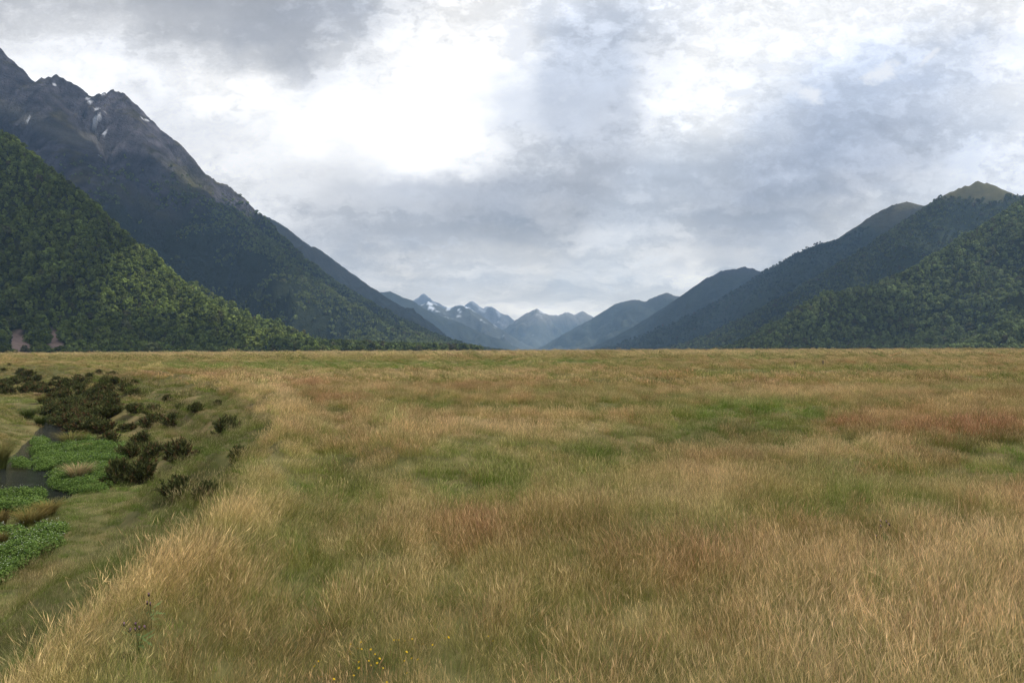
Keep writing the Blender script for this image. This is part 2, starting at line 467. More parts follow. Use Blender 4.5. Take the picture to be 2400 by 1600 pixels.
# ------------------------------------------------------------------ hills and mountains
def hill_mat(name, bumps=0.6, bscale=0.03, dist=6.0):
    m, t = new_mat(name)
    gp = t.new('ShaderNodeNewGeometry').outputs['Position']
    c = t.attr('col')
    n = t.noise(gp, bscale, 7, 0.65); n2 = t.noise(gp, bscale * 4.3, 5, 0.65)
    k = t.math('ADD', t.math('MULTIPLY', n, 0.9), t.math('MULTIPLY', n2, 0.7)); k = t.math('ADD', k, 0.2)
    c = t.mix(1.0, c, t.comb(k, k, k), 'MULTIPLY')
    bp = t.new('ShaderNodeBump'); bp.inputs['Strength'].default_value = bumps; bp.inputs['Distance'].default_value = dist
    t.put(bp.inputs['Height'], t.math('ADD', n, t.math('MULTIPLY', n2, 0.35)))
    b = t.new('ShaderNodeBsdfPrincipled'); t.put(b.inputs['Base Color'], c); b.inputs['Roughness'].default_value = 0.95
    b.inputs['Specular IOR Level'].default_value = 0.05
    t.l.new(bp.outputs[0], b.inputs['Normal'])
    t.l.new(b.outputs[0], t.new('ShaderNodeOutputMaterial').inputs[0])
    return m
HM_near = hill_mat('forest_floor', 0.5, 0.05, 3.0)
HM_rock = hill_mat('mountain_rock', 1.0, 0.034, 34.0)
HM_far = hill_mat('far_slopes', 0.9, 0.02, 14.0)
class Hill: pass
HILLS = {}
def dens(pts, step):
    pts = np.asarray(pts, float); out = [pts[0]]
    for i in range(len(pts) - 1):
        n = max(1, int(np.linalg.norm(pts[i + 1] - pts[i]) / step))
        for k in range(1, n + 1): out.append(pts[i] + (pts[i + 1] - pts[i]) * k / n)
    return np.array(out)
def hill(name, ridges, slope, pw, res, noise_amp, noise_scale, seed, mat, label, colfun, rad=None, drop=0.0, zfoot=-16.0, crag=0.0, terrace=0.0, gully=0.0, gs=(90, 600), step=20.0, rmask=(20, 260)):
    RP = []
    for rd in ridges:
        rd = np.asarray(rd, float)
        RP.append(dens(at(rd[:, 0], rd[:, 1], rd[:, 2]) - np.array([0, 0, drop]), step))
    RP = np.concatenate(RP)
    hmax = np.max(RP[:, 2]); reach = (hmax - zfoot) / slope
    x0, x1 = RP[:, 0].min() - reach, RP[:, 0].max() + reach
    y0, y1 = RP[:, 1].min() - reach, RP[:, 1].max() + reach * 0.45
    if rad: x0, x1, y0, y1 = max(x0, rad[0]), min(x1, rad[1]), max(y0, rad[2]), min(y1, rad[3])
    ax = np.arange(x0, x1, res); ay = np.arange(y0, y1, res)
    X, Y = np.meshgrid(ax, ay)
    wpx = X + noise_scale * 0.25 * fbm(X, Y, noise_scale * 1.3, 3, seed + 40); wpy = Y + noise_scale * 0.25 * fbm(X, Y, noise_scale * 1.3, 3, seed + 50)
    dr = np.full(X.shape, 1e12); al = np.zeros(X.shape); arc = 0.0; prev = None
    for (rx, ry, rz) in RP:
        if prev is not None: arc += math.hypot(rx - prev[0], ry - prev[1])
        prev = (rx, ry)
        if not gully:
            dr = np.minimum(dr, (X - rx) ** 2 + (Y - ry) ** 2); continue
        d2 = (X - rx) ** 2 + (Y - ry) ** 2; m_ = d2 < dr
        dr[m_] = d2[m_]; al[m_] = arc
    dr = np.sqrt(dr)
    mk = smooth(rmask[0], rmask[1], dr)
    Xw = X + (wpx - X) * mk; Yw = Y + (wpy - Y) * mk
    Z = np.full(X.shape, zfoot - 30.0)
    for (rx, ry, rz) in RP:
        H = max(rz - zfoot, 4.0)
        d = np.sqrt((Xw - rx) ** 2 + (Yw - ry) ** 2)
        tq = np.clip(1 - d * slope / H / pw, 0, 1)
        z = zfoot + H * tq ** pw - np.where(tq <= 0, 30.0, 0.0)
        Z = np.maximum(Z, z)
    hh = np.clip((Z - zfoot) / max(hmax - zfoot, 1), 0, 1)
    up = smooth(0.0, 0.12, hh)
    rg = ridged(wpx, wpy, noise_scale, 5, seed, 0.5) - 1.0
    Z = Z - noise_amp * np.clip(0.55 - rg, 0, 1.3) * mk * up + noise_amp * 0.25 * fbm(X, Y, noise_scale * 0.25, 4, seed + 9) * (0.25 + 0.75 * mk) * up
    if gully:
        aw = al + 0.35 * gs[0] * fbm(X, Y, gs[0] * 1.5, 3, seed + 61)
        gg = ridged(aw, dr * gs[0] / gs[1], gs[0], 4, seed + 63, 0.55)
        Z = Z - gully * np.clip(1.45 - gg, 0, 1.3) * smooth(15, 160, dr) * up
        g2 = ridged(aw * 1.0, dr * gs[0] / gs[1] * 1.5, gs[0] * 0.3, 3, seed + 67, 0.5)
        Z = Z - 0.22 * gully * np.clip(1.3 - g2, 0, 1.2) * smooth(8, 90, dr) * up
    else: gg = np.full(X.shape, 1.0)
    if crag: Z = Z + crag * np.minimum(ridged(X, Y, crag * 3.6, 4, seed + 21, 0.6) - 1.35, 0.25) * (0.28 + 0.72 * mk) * smooth(0.25, 0.5, hh)
    if terrace:
        ph = Z / 52 + 1.2 * fbm(X, Y, 260, 3, seed + 33); fr = ph - np.floor(ph)
        Z = Z + terrace * 30 * (smooth(0.25, 0.75, fr) - fr) * smooth(380, 600, Z) * (0.2 + 0.8 * mk) * (0.6 + 0.8 * pn(X / 300, Y / 300, 3))
    h = Hill(); h.ax, h.ay, h.Z, h.res, h.dr, h.zfoot, h.hmax = ax, ay, Z, res, dr, zfoot, hmax; h.gg = gg
    gyx, gxx = np.gradient(Z, res); h.sl = np.hypot(gxx, gyx); h.gx, h.gy = gxx, gyx
    P = np.stack([X, Y, Z], -1)
    px, py = proj(P); h.px, h.py = px, py
    C = colfun(h, X, Y, Z, px, py)
    me = mesh_np(name, P.reshape(-1, 3), grid_faces(len(ax), len(ay)), [mat], True)
    set_col(me, C.reshape(-1, 3))
    h.o = tag(link(bpy.data.objects.new(name, me)), label, kind='structure')
    return h
def hz(h, x, y, F=None):
    F = h.Z if F is None else F
    i = np.clip((x - h.ax[0]) / h.res, 0, len(h.ax) - 1.001); j = np.clip((y - h.ay[0]) / h.res, 0, len(h.ay) - 1.001)
    i0 = i.astype(int); j0 = j.astype(int); fx = i - i0; fy = j - j0
    return (F[j0, i0] * (1 - fx) + F[j0, i0 + 1] * fx) * (1 - fy) + (F[j0 + 1, i0] * (1 - fx) + F[j0 + 1, i0 + 1] * fx) * fy
def mixc(a, b, w): return a + (np.asarray(b) - a) * w[..., None]
def blob(px, py, cx, cy, rx, ry, rot=0.0, p=2):
    c, s = math.cos(rot), math.sin(rot); a = ((px - cx) * c + (py - cy) * s) / rx; b = ((py - cy) * c - (px - cx) * s) / ry
    return np.exp(-(a * a + b * b) ** (p / 2))
FOREST_FLOOR = np.array([0.030, 0.034, 0.013])
SCARS = [[(22, 780), (40, 768), (62, 790), (92, 845), (12, 845)], [(108, 765), (128, 770), (150, 815), (170, 845), (118, 845), (112, 800)]]
def scar_mask(px, py):
    j = 6 * pn(px / 14, py / 14, 5)
    return sum(inpoly(px + j, py, s).astype(float) for s in SCARS)
def col_forest(h, X, Y, Z, px, py):
    C = np.broadcast_to(FOREST_FLOOR, X.shape + (3,)).copy()
    if h.o_name == 'L1':
        C = mixc(C, (0.30, 0.205, 0.16), np.clip(scar_mask(px, py), 0, 1))
    return C
Hill.o_name = ''
def col_L2(h, X, Y, Z, px, py):
    tl = 510 + 110 * fbm(X, Y, 420, 4, 3)                       # tree line
    hi = smooth(-70, 120, Z - tl)
    C = np.broadcast_to(np.array([0.028, 0.036, 0.016]), X.shape + (3,)).copy()
    tus = np.array([0.072, 0.062, 0.034]) * (0.8 + 0.5 * fbm(X, Y, 90, 4, 5)[..., None])
    C = C + (tus - C) * (hi * 0.9)[..., None]
    rock = smooth(0.75, 1.2, h.sl + 0.35 * fbm(X, Y, 70, 4, 8)) * smooth(380, 640, Z + 120 * fbm(X, Y, 200, 3, 18))
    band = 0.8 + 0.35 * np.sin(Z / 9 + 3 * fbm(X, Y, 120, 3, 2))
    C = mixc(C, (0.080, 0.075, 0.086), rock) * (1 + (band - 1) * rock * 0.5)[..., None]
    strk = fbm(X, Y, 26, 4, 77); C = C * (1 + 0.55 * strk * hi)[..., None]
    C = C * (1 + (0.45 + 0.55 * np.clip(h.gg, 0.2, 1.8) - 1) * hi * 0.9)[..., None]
    scree = (blob(px, py, 60, 275, 110, 16, 0.45) + blob(px, py, 190, 325, 60, 16, 0.3) + 0.9 * blob(px, py, 490, 395, 60, 12, 0.75))
    C = mixc(C, (0.15, 0.14, 0.115), np.clip(scree, 0, 1) * 0.8)
    grn = blob(px, py, 440, 420, 60, 18, 0.6) + blob(px, py, 420, 440, 50, 12, 0.3) + blob(px, py, 330, 470, 80, 14, 0.5)
    C = mixc(C, (0.105, 0.098, 0.040), np.clip(grn, 0, 1) * 0.7)
    sn = 0
    for (a, b, rx, ry, ro) in SNOW: sn = sn + blob(px, py, a, b, rx * 0.72, ry * 0.72, ro)
    C = mixc(C, (0.75, 0.77, 0.82), smooth(0.45, 0.62, sn + 0.3 * fbm(X, Y, 22, 3, 31) * (sn > 0.15)))
    return C
SNOW = [(205, 233, 9, 4, 0.2), (211, 240, 8, 2.5, 0.8), (228, 256, 15, 3, -0.2), (247, 262, 7, 3.5, -0.3), (238, 270, 12, 4, -0.2), (226, 276, 12, 3, 0),
        (216, 287, 8, 3, 0.3), (240, 220, 8, 2, 0), (178, 243, 4, 2, 0.8), (118, 214, 3, 2, .6), (140, 211, 5, 1.8, 0.2), (163, 211, 3, 2, 0.8), (67, 283, 4, 2, 0.8),
        (343, 281, 10, 2.4, 0.4), (332, 280, 4, 3, -0.5), (377, 328, 9, 2.2, 0.6), (318, 248, 3, 2, 0.3), (235, 367, 3, 2, .5), (378, 382, 7, 1.6, 0.1), (128, 196, 2.5, 5, .2), (245, 312, 9, 1.8, -0.1)]
def col_far(base, top=None, z0=1e9, z1=2e9, snow=0.0, sz=500):
    def f(h, X, Y, Z, px, py):
        C = np.broadcast_to(np.array(base), X.shape + (3,)).copy() * (1 + 0.35 * fbm(X, Y, 160, 4, 6))[..., None]
        if top is not None: C = mixc(C, top, smooth(z0, z1, Z + 60 * fbm(X, Y, 200, 4, 7)))
        if snow:
            s = smooth(0.05, 0.28, fbm(X, Y, 130, 5, 14) + (Z - sz) / 500 - 0.75 * (h.sl - 0.7)) * snow
            C = mixc(C, (0.62, 0.66, 0.72), np.clip(s, 0, 1))
        return np.clip(C, 0, 1)
    return f
LIM = 6000
def A(s, d):
    """silhouette string 'x,y x,y ...' with depths interpolated between the two ends"""
    pts = [tuple(float(q) for q in w.split(',')) for w in s.split()]
    n = len(pts); ds = np.interp(np.linspace(0, 1, n), np.linspace(0, 1, len(d)), d)
    return [(p[0], p[1], dd) for p, dd in zip(pts, ds)]
Hill.o_name = 'L1'
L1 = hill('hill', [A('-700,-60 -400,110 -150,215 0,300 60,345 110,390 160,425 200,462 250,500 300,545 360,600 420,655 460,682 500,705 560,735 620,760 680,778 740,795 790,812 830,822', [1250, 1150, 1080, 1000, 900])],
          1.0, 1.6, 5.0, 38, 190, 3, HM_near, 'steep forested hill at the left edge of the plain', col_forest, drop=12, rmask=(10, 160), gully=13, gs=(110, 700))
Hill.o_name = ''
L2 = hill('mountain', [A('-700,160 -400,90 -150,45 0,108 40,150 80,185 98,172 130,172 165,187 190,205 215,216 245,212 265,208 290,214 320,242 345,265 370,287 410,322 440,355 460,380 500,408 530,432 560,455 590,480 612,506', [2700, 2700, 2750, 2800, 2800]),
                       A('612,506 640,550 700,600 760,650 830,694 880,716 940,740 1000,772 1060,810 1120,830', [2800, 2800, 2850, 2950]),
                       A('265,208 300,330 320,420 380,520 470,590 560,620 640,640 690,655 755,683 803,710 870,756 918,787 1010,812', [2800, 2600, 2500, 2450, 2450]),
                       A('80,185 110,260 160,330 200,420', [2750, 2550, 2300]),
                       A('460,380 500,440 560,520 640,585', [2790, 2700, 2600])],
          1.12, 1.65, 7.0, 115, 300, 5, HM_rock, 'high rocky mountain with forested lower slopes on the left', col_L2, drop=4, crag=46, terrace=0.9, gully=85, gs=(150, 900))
L3 = hill('mountain', [A('430,470 560,492 620,503 640,512 662,530 700,561 725,581 736,575 748,590 765,605 790,627 815,655 845,674 868,684 890,700 930,730 960,760 1010,805', [4300, 4400, 4600])],
          0.75, 1.3, 14.0, 90, 420, 8, HM_far, 'blue-grey mountain behind the left forested spur', col_far((0.045, 0.048, 0.03), (0.065, 0.062, 0.045), 250, 500), crag=14, gully=30, gs=(140, 800))
L4 = hill('mountain', [A('800,690 850,690 880,685 915,682 940,693 965,703 990,720 1030,737 1080,756 1120,775 1170,795 1240,824', [6800, 6900, 7200])],
          0.72, 1.3, 20.0, 110, 500, 12, HM_far, 'hazy blue mountain descending into the valley gap from the left', col_far((0.032, 0.038, 0.030)), crag=14)
L4b = hill('mountain', [A('900,730 960,716 990,712 1005,706 1020,712 1040,722 1065,716 1085,713 1105,724 1140,748 1190,792 1235,824', [8600, 8800])],
          0.75, 1.25, 24.0, 110, 500, 15, HM_far, 'hazy mountain shoulder with small snow patches left of the valley gap', col_far((0.06, 0.06, 0.045), None, 1, 2, 0.9, 560), crag=18)
L5 = hill('mountain', [A('930,730 950,716 970,702 985,694 993,686 1000,698 1010,704 1020,706 1040,714 1060,728 1080,726 1095,711 1108,704 1120,716 1130,730 1140,717 1150,716 1165,726 1180,735 1190,737 1200,748 1220,758 1250,775', [11000, 11200])],
          0.85, 1.2, 24.0, 150, 520, 17, HM_far, 'far jagged snow-streaked peaks at the head of the valley', col_far((0.10, 0.095, 0.09), None, 1, 2, 0.32, 540), crag=30, rmask=(10, 200), gully=50, gs=(150, 800))
C1 = hill('mountain', [A('1140,800 1165,780 1190,764 1220,741 1245,727 1258,722 1270,730 1290,737 1310,738 1330,729 1347,738 1365,727 1378,735 1395,743 1430,765', [9600, 9700, 10000]),
                       A('1258,722 1262,745 1258,775 1245,800', [9600, 9000])],
          0.85, 1.25, 22.0, 120, 480, 19, HM_far, 'pyramid peak with bare gullies in the middle of the valley gap', col_far((0.06, 0.06, 0.045), (0.16, 0.14, 0.11), 260, 520, 0.4, 580), crag=22, rmask=(20, 220), gully=50, gs=(160, 900))
R5 = hill('mountain', [A('1680,740 1620,712 1590,694 1560,684 1546,690 1510,704 1482,700 1440,712 1400,738 1350,765 1290,800 1245,824', [6500, 6600, 6900])],
          0.72, 1.3, 18.0, 110, 480, 22, HM_far, 'hazy blue mountain descending into the valley gap from the right', col_far((0.034, 0.040, 0.030), (0.065, 0.062, 0.055), 380, 560), crag=12)
R4 = hill('mountain', [A('1960,610 1830,640 1787,637 1765,627 1745,624 1715,630 1690,632 1650,655 1610,690 1560,720 1500,755 1430,797 1370,822', [4800, 4900, 5200])],
          0.72, 1.3, 15.0, 100, 440, 25, HM_far, 'dark blue mountain with a notched summit right of the valley gap', col_far((0.034, 0.042, 0.028), (0.06, 0.055, 0.05), 430, 600), crag=8)
R3 = hill('mountain', [A('2420,450 2300,470 2210,490 2170,481 2125,470 2090,480 2045,505 2020,520 1995,547 1930,566 1860,596 1790,638 1700,692 1640,728 1560,764 1450,806 1370,826', [3300, 3350, 3500, 3600])],
          0.70, 1.3, 11.0, 85, 380, 28, HM_far, 'long dark ridge with a tussock top on the right', col_far((0.034, 0.044, 0.022), (0.075, 0.068, 0.036), 520, 640), crag=5, gully=18, gs=(150, 900))
def col_R2(h, X, Y, Z, px, py):
    C = np.broadcast_to(np.array([0.03, 0.04, 0.018]), X.shape + (3,)).copy()
    return mixc(C, (0.085, 0.078, 0.036), smooth(455, 510, Z + 30 * fbm(X, Y, 120, 4, 7)))
R2 = hill('hill', [A('2800,420 2600,470 2440,470 2400,470 2380,462 2335,434 2312,424 2290,421 2262,430 2232,442 2205,470 2180,490 2057,566 1990,628 1900,695 1800,766 1607,826', [2250, 2300, 2350, 2400])],
          0.72, 1.3, 8.0, 70, 300, 31, HM_near, 'forested hill with a bare brown summit on the right', col_R2, drop=6, gully=16, gs=(150, 900))
Hill.o_name = 'R1'
R1 = hill('hill', [A('3100,150 2800,250 2500,400 2400,462 2330,508 2230,568 2130,626 2060,658 1990,670 1930,676 1870,716 1800,774 1755,822', [1400, 1380, 1350, 1300])],
          0.74, 1.35, 6.0, 42, 230, 35, HM_near, 'near forested hill at the right edge of the plain', col_forest, drop=11, rmask=(10, 180), gully=12, gs=(130, 800))
Hill.o_name = ''

# ------------------------------------------------------------------ trees
tm, t = new_mat('beech_leaves')
tint = t.attr('tint', 'INSTANCER')
oi = t.new('ShaderNodeObjectInfo')
oc = t.attr('shade')                                   # per clump variation kept in the crown mesh
c = t.mix(1.0, tint, oc, 'MULTIPLY')
leaf_shader(t, c, 0.28, 0.5, False)
def tree_mat(name, colr):
    m, t = new_mat(name)
    oc = t.attr('shade'); rn = t.new('ShaderNodeObjectInfo').outputs['Random']
    c = t.mix(1.0, t.mix(rn, colr, tuple(q * k for q, k in zip(colr, (1.7, 1.45, 1.3)))), oc, 'MULTIPLY')
    leaf_shader(t, c, 0.22, 0.5, True)
    return m
TM_solo = tree_mat('beech_leaves_edge', (0.052, 0.078, 0.026))
bark, t = new_mat('beech_bark')
b = t.new('ShaderNodeBsdfPrincipled')
t.put(b.inputs['Base Color'], t.mix(t.noise(None, 6.0, 4), (0.09, 0.075, 0.06), (0.20, 0.18, 0.155))); b.inputs['Roughness'].default_value = 0.9
t.l.new(b.outputs[0], t.new('ShaderNodeOutputMaterial').inputs[0])
def crown_mesh(name, seed, H=1.0, Wd=0.26, nclump=26, nleaf=13, leaf=0.075, shape='round', mat=None):
    r = np.random.default_rng(seed)
    V, F, S = [], [], []
    for k in range(nclump):
        a = r.random() * 2 * np.pi; hh = r.random() ** 0.8
        if shape == 'cone': rad = Wd * (1.05 - 0.85 * hh) * (0.55 + 0.45 * r.random())
        else: rad = Wd * math.sqrt(max(0.0, 1 - (2 * hh - 0.85) ** 2 * 0.72)) * (0.5 + 0.55 * r.random())
        cz = H * (0.20 + 0.76 * hh); c0 = np.array([rad * math.cos(a), rad * math.sin(a), cz])
        cr = Wd * (0.34 + 0.22 * r.random()) * (1.0 - 0.35 * hh)
        sh = 0.55 + 0.9 * r.random()
        for q in range(nleaf):
            d = r.normal(size=3); d /= np.linalg.norm(d); d[2] = d[2] * 0.8 + 0.18
            p = c0 + d * cr * (0.75 + 0.3 * r.random())
            n = d + 0.38 * r.normal(size=3); n /= np.linalg.norm(n)
            e1 = np.cross(n, r.normal(size=3)); e1 /= np.linalg.norm(e1); e2 = np.cross(n, e1)
            s1, s2 = leaf * (0.6 + 0.8 * r.random()), leaf * (0.4 + 0.6 * r.random())
            b0 = len(V)
            V += [p - e1 * s1, p + e2 * s2 * 0.8 - e1 * s1 * .1, p + e1 * s1, p - e2 * s2]
            F.append((b0, b0 + 1, b0 + 2, b0 + 3)); S += [sh * (0.85 + 0.3 * r.random())] * 4
    me = mesh_np(name, np.array(V), np.array(F), [mat or tm])
    S = np.array(S); set_col(me, np.stack([S, S, S], 1), 'shade')
    return me
CROWNS = [crown_mesh('beech_crown', 100 + i, 1.0, 0.30 + 0.03 * (i % 3), 30, 13, 0.085, 'round') for i in range(5)] + \
         [crown_mesh('beech_crown', 200 + i, 1.0, 0.26, 28, 13, 0.075, 'cone') for i in range(3)]
SMALL = [crown_mesh('beech_crown_small', 300 + i, 1.0, 0.36, 15, 9, 0.14, 'round') for i in range(5)] + \
        [crown_mesh('beech_crown_small', 350 + i, 1.0, 0.30, 14, 9, 0.13, 'cone') for i in range(2)]
def forest(h, sp, hgt, mask, protos, wide, label, tints, seed, ylim=(0, 1e9), pxlim=(-350, 2750)):
    r = np.random.default_rng(seed)
    X, Y = np.meshgrid(np.arange(h.ax[0], h.ax[-1], sp), np.arange(h.ay[0], h.ay[-1], sp))
    X = X + (r.random(X.shape) - .5) * sp * 0.95; Y = Y + (r.random(X.shape) - .5) * sp * 0.95
    X, Y = X.ravel(), Y.ravel()
    Z = hz(h, X, Y); gx_, gy_ = hz(h, X, Y, h.gx), hz(h, X, Y, h.gy)
    nd = np.hypot(X, Y)
    facing = (-gx_ * (0 - X) - gy_ * (0 - Y)) / nd + (CAM_H - Z) / nd
    px, py = proj(np.stack([X, Y, Z], -1))
    keep = (Z > ground(X, Y) - 3) & (facing > -0.22) & (px > pxlim[0]) & (px < pxlim[1]) & (Y > ylim[0]) & (Y < ylim[1])
    keep &= mask(X, Y, Z, px, py, r)
    X, Y, Z, px, py = X[keep], Y[keep], Z[keep], px[keep], py[keep]
    n = len(X)
    s = hgt * (0.55 + 0.75 * r.random(n) ** 1.3) * (1 + 0.34 * fbm(X, Y, 45, 3, seed))
    w = s * wide * (0.85 + 0.4 * r.random(n))
    Zt = np.maximum(Z, ground(X, Y)) - 0.10 * s
    rot = np.stack([r.normal(size=n) * .05, r.normal(size=n) * .05, r.random(n) * 6.28], 1)
    T = tints(X, Y, Z, px, py, r, n)
    scatter('forest', np.stack([X, Y, Zt], 1), rot, np.stack([w, w, s], 1), r.integers(0, len(protos), n), T, protos, label)
    print('forest', label, n)
def tints_beech(base, var, brown):
    def f(X, Y, Z, px, py, r, n):
        k = (0.52 + 1.0 * r.random(n)) * (1 + 0.25 * fbm(X, Y, 120, 3, 44))
        T = np.array(base)[None] * k[:, None]
        y_ = (r.random(n) ** 3)[:, None]; T = T + y_ * (np.array(var) - T) * 0.7
        br = (r.random(n) < brown) * r.random(n) * 0.8
        return T + br[:, None] * (np.array([0.10, 0.075, 0.05]) - T)
    return f
forest(L1, 6.7, 14.5, lambda X, Y, Z, px, py, r: (scar_mask(px, py) < .5) & (px < 1000), CROWNS, 1.0,
       'dense green beech forest clothing the left hill', tints_beech((0.135, 0.170, 0.040), (0.23, 0.265, 0.070), 0.08), 1)
def m_L2(X, Y, Z, px, py, r):
    tl = 430 + 110 * fbm(X, Y, 420, 4, 3)
    sl = hz(L2, X, Y, L2.sl)
    return (r.random(len(X)) < smooth(60, -60, Z - tl)) & (sl < 1.25) & ((px > 40))
def smooth_dn(a, b, x): return 1 - smooth(b, a, x)
def m_L2(X, Y, Z, px, py, r):
    tl = 500 + 110 * fbm(X, Y, 420, 4, 3)
    return (r.random(len(X)) < 1 - smooth(-60, 170, Z - tl)) & (hz(L2, X, Y, L2.sl) < 1.5 + 0.9 * r.random(len(X)))
forest(L2, 8.6, 12.5, m_L2, SMALL, 1.0, 'dark beech forest on the lower slopes of the left mountain',
       tints_beech((0.125, 0.150, 0.046), (0.20, 0.22, 0.075), 0.12), 2)
forest(R1, 7.3, 12.5, lambda X, Y, Z, px, py, r: px > 1500, CROWNS, 1.05,
       'dense green beech forest clothing the right hill', tints_beech((0.150, 0.185, 0.068), (0.225, 0.25, 0.095), 0.12), 3)
forest(R2, 9.5, 11.5, lambda X, Y, Z, px, py, r: (Z + 30 * fbm(X, Y, 120, 4, 7) < 490) & (px > 1400), SMALL, 1.05,
       'beech forest on the hill below the bare brown summit', tints_beech((0.088, 0.105, 0.040), (0.14, 0.155, 0.06), 0.16), 4)
forest(R3, 15.0, 13, lambda X, Y, Z, px, py, r: (Z + 60 * fbm(X, Y, 200, 4, 7) < 540) & (px > 1300) & (px < 2300), SMALL, 1.1,
       'dark forest on the long ridge right of the valley gap', tints_beech((0.036, 0.050, 0.026), (0.06, 0.08, 0.04), 0.1), 5)

def valley_floor_trees():
    r = np.random.default_rng(77); n = 2600
    px_ = 640 + 500 * r.random(n); dep = 900 + (120 + 420 * (px_ - 640) / 500) * r.random(n) + 260 * (px_ - 640) / 500
    X = (px_ - 1200) / FPX * dep; Y = dep
    keep = (px_ < 1128 - 40 * r.random(n) ** 2); X, Y, px_ = X[keep], Y[keep], px_[keep]; n = len(X)
    Z = np.maximum(ground(X, Y), -5.0)
    s_ = (11.5 + 9.5 * r.random(n) ** 1.4) * (1.12 - 0.45 * np.clip((px_ - 640) / 500, 0, 1)) + 3.0
    w = s_ * 1.1; rot = np.stack([np.zeros(n), np.zeros(n), r.random(n) * 6.28], 1)
    T = tints_beech((0.085, 0.110, 0.034), (0.15, 0.175, 0.055), 0.15)(X, Y, Z, px_, px_, r, n)
    scatter('forest', np.stack([X, Y, Z - 0.4], 1), rot, np.stack([w, w, s_], 1), r.integers(0, len(CROWNS), n), T, CROWNS, 'low strip of dark trees on the valley floor running out towards the gap')
valley_floor_trees()

# ------------------------------------------------------------------ grass
def grass_mat(name):
    m, t = new_mat(name)
    tint = t.attr('tint', 'INSTANCER')
    bl = t.sep(t.attr('blade', 'GEOMETRY', 'Vector'))      # x: height along the blade, y: random, z: seed head
    green = t.mix(1.0, t.mix(0.45, tint, (0.15, 0.17, 0.04)), (0.80, 0.95, 0.72), 'MULTIPLY')
    c = t.mix(t.ss(bl[0], 0.15, 0.85), green, tint)
    c = t.mix(t.math('MULTIPLY', bl[2], 0.72), c, t.mix(0.5, t.mix(1.0, tint, (1.35, 1.28, 1.2), 'MULTIPLY'), (0.62, 0.48, 0.29)))
    k = t.lin(bl[1], 0, 1, 0.34, 1.66)
    c = t.mix(1.0, c, t.comb(k, k, k), 'MULTIPLY')
    leaf_shader(t, c, 0.32, 0.5, False)
    return m
GM = grass_mat('meadow_grass')
def tuft_mesh(name, seed, rad, nst, nlf, hmin, hmax, wst, wlf, whd, lhd, seg=4, lean=0.25):
    r = np.random.default_rng(seed)
    V, F, B = [], [], []
    def strip(p0, az, h, ln, w0, w1, rnd, head, nseg, hv0=0.0, hv1=1.0, droop=0.4, face=None):
        dx_, dy_ = math.cos(az), math.sin(az); fa = r.random() * np.pi if face is None else face
        sx, sy = math.cos(fa), math.sin(fa); b0 = len(V)
        for i in range(nseg + 1):
            q = i / nseg; o = ln * h * (q ** 1.8)
            z = h * (q - droop * ln * q * q * 0.6)
            w = w0 + (w1 - w0) * q
            p = p0 + np.array([dx_ * o, dy_ * o, z])
            V.append(p - np.array([sx, sy, 0]) * w); V.append(p + np.array([sx, sy, 0]) * w)
            B.extend([(hv0 + (hv1 - hv0) * q, rnd, head)] * 2)
        for i in range(nseg): F.append((b0 + 2 * i, b0 + 2 * i + 1, b0 + 2 * i + 3, b0 + 2 * i + 2))
        return V[-1] * .5 + V[-2] * .5
    for i in range(nst):
        a = r.random() * 6.283; q = rad * math.sqrt(r.random()); p0 = np.array([q * math.cos(a), q * math.sin(a), -0.04])
        h = hmin + (hmax - hmin) * r.random(); ln = lean * (0.3 + 1.4 * r.random()); az = r.normal() * 1.5
        rnd = r.random(); tip = strip(p0, az, h, ln, wst, wst * 0.6, rnd, 0.0, seg)
        if whd > 0:
            b0 = len(V); L_ = lhd * (0.6 + 0.8 * r.random()); fa = r.random() * np.pi
            d = np.array([math.cos(az) * (ln * 1.5), math.sin(az) * (ln * 1.5), 1.0]); d /= np.linalg.norm(d)
            s = np.array([math.cos(fa), math.sin(fa), 0]); w = whd * (0.6 + 0.8 * r.random())
            st = tip - d * L_ * 0.55
            V.extend([st, st + d * L_ * .4 - s * w, st + d * L_, st + d * L_ * .4 + s * w]); B.extend([(1, rnd, 1)] * 4)
            F.append((b0, b0 + 1, b0 + 2, b0 + 3))
    for i in range(nlf):
        a = r.random() * 6.283; q = rad * math.sqrt(r.random()); p0 = np.array([q * math.cos(a), q * math.sin(a), -0.04])
        h = (hmin * 0.55 + (hmax * 0.72 - hmin * 0.55) * r.random())
        strip(p0, r.random() * 6.283, h, 0.35 + 0.6 * r.random(), wlf, wlf * 0.15, r.random(), 0.0, seg, 0.0, 0.72, 0.8)
    me = mesh_np(name, np.array(V), np.array(F), [GM])
    set_attr(me, 'blade', 'FLOAT_VECTOR', 'POINT', np.array(B, np.float32))
    return me
def wisps(nst, rad, wst, whd, lhd, seed):
    return tuft_mesh('tall_straw', seed, rad, nst, 4, 0.38, 0.62, wst, wst * 1.6, whd, lhd, 4, 0.45)
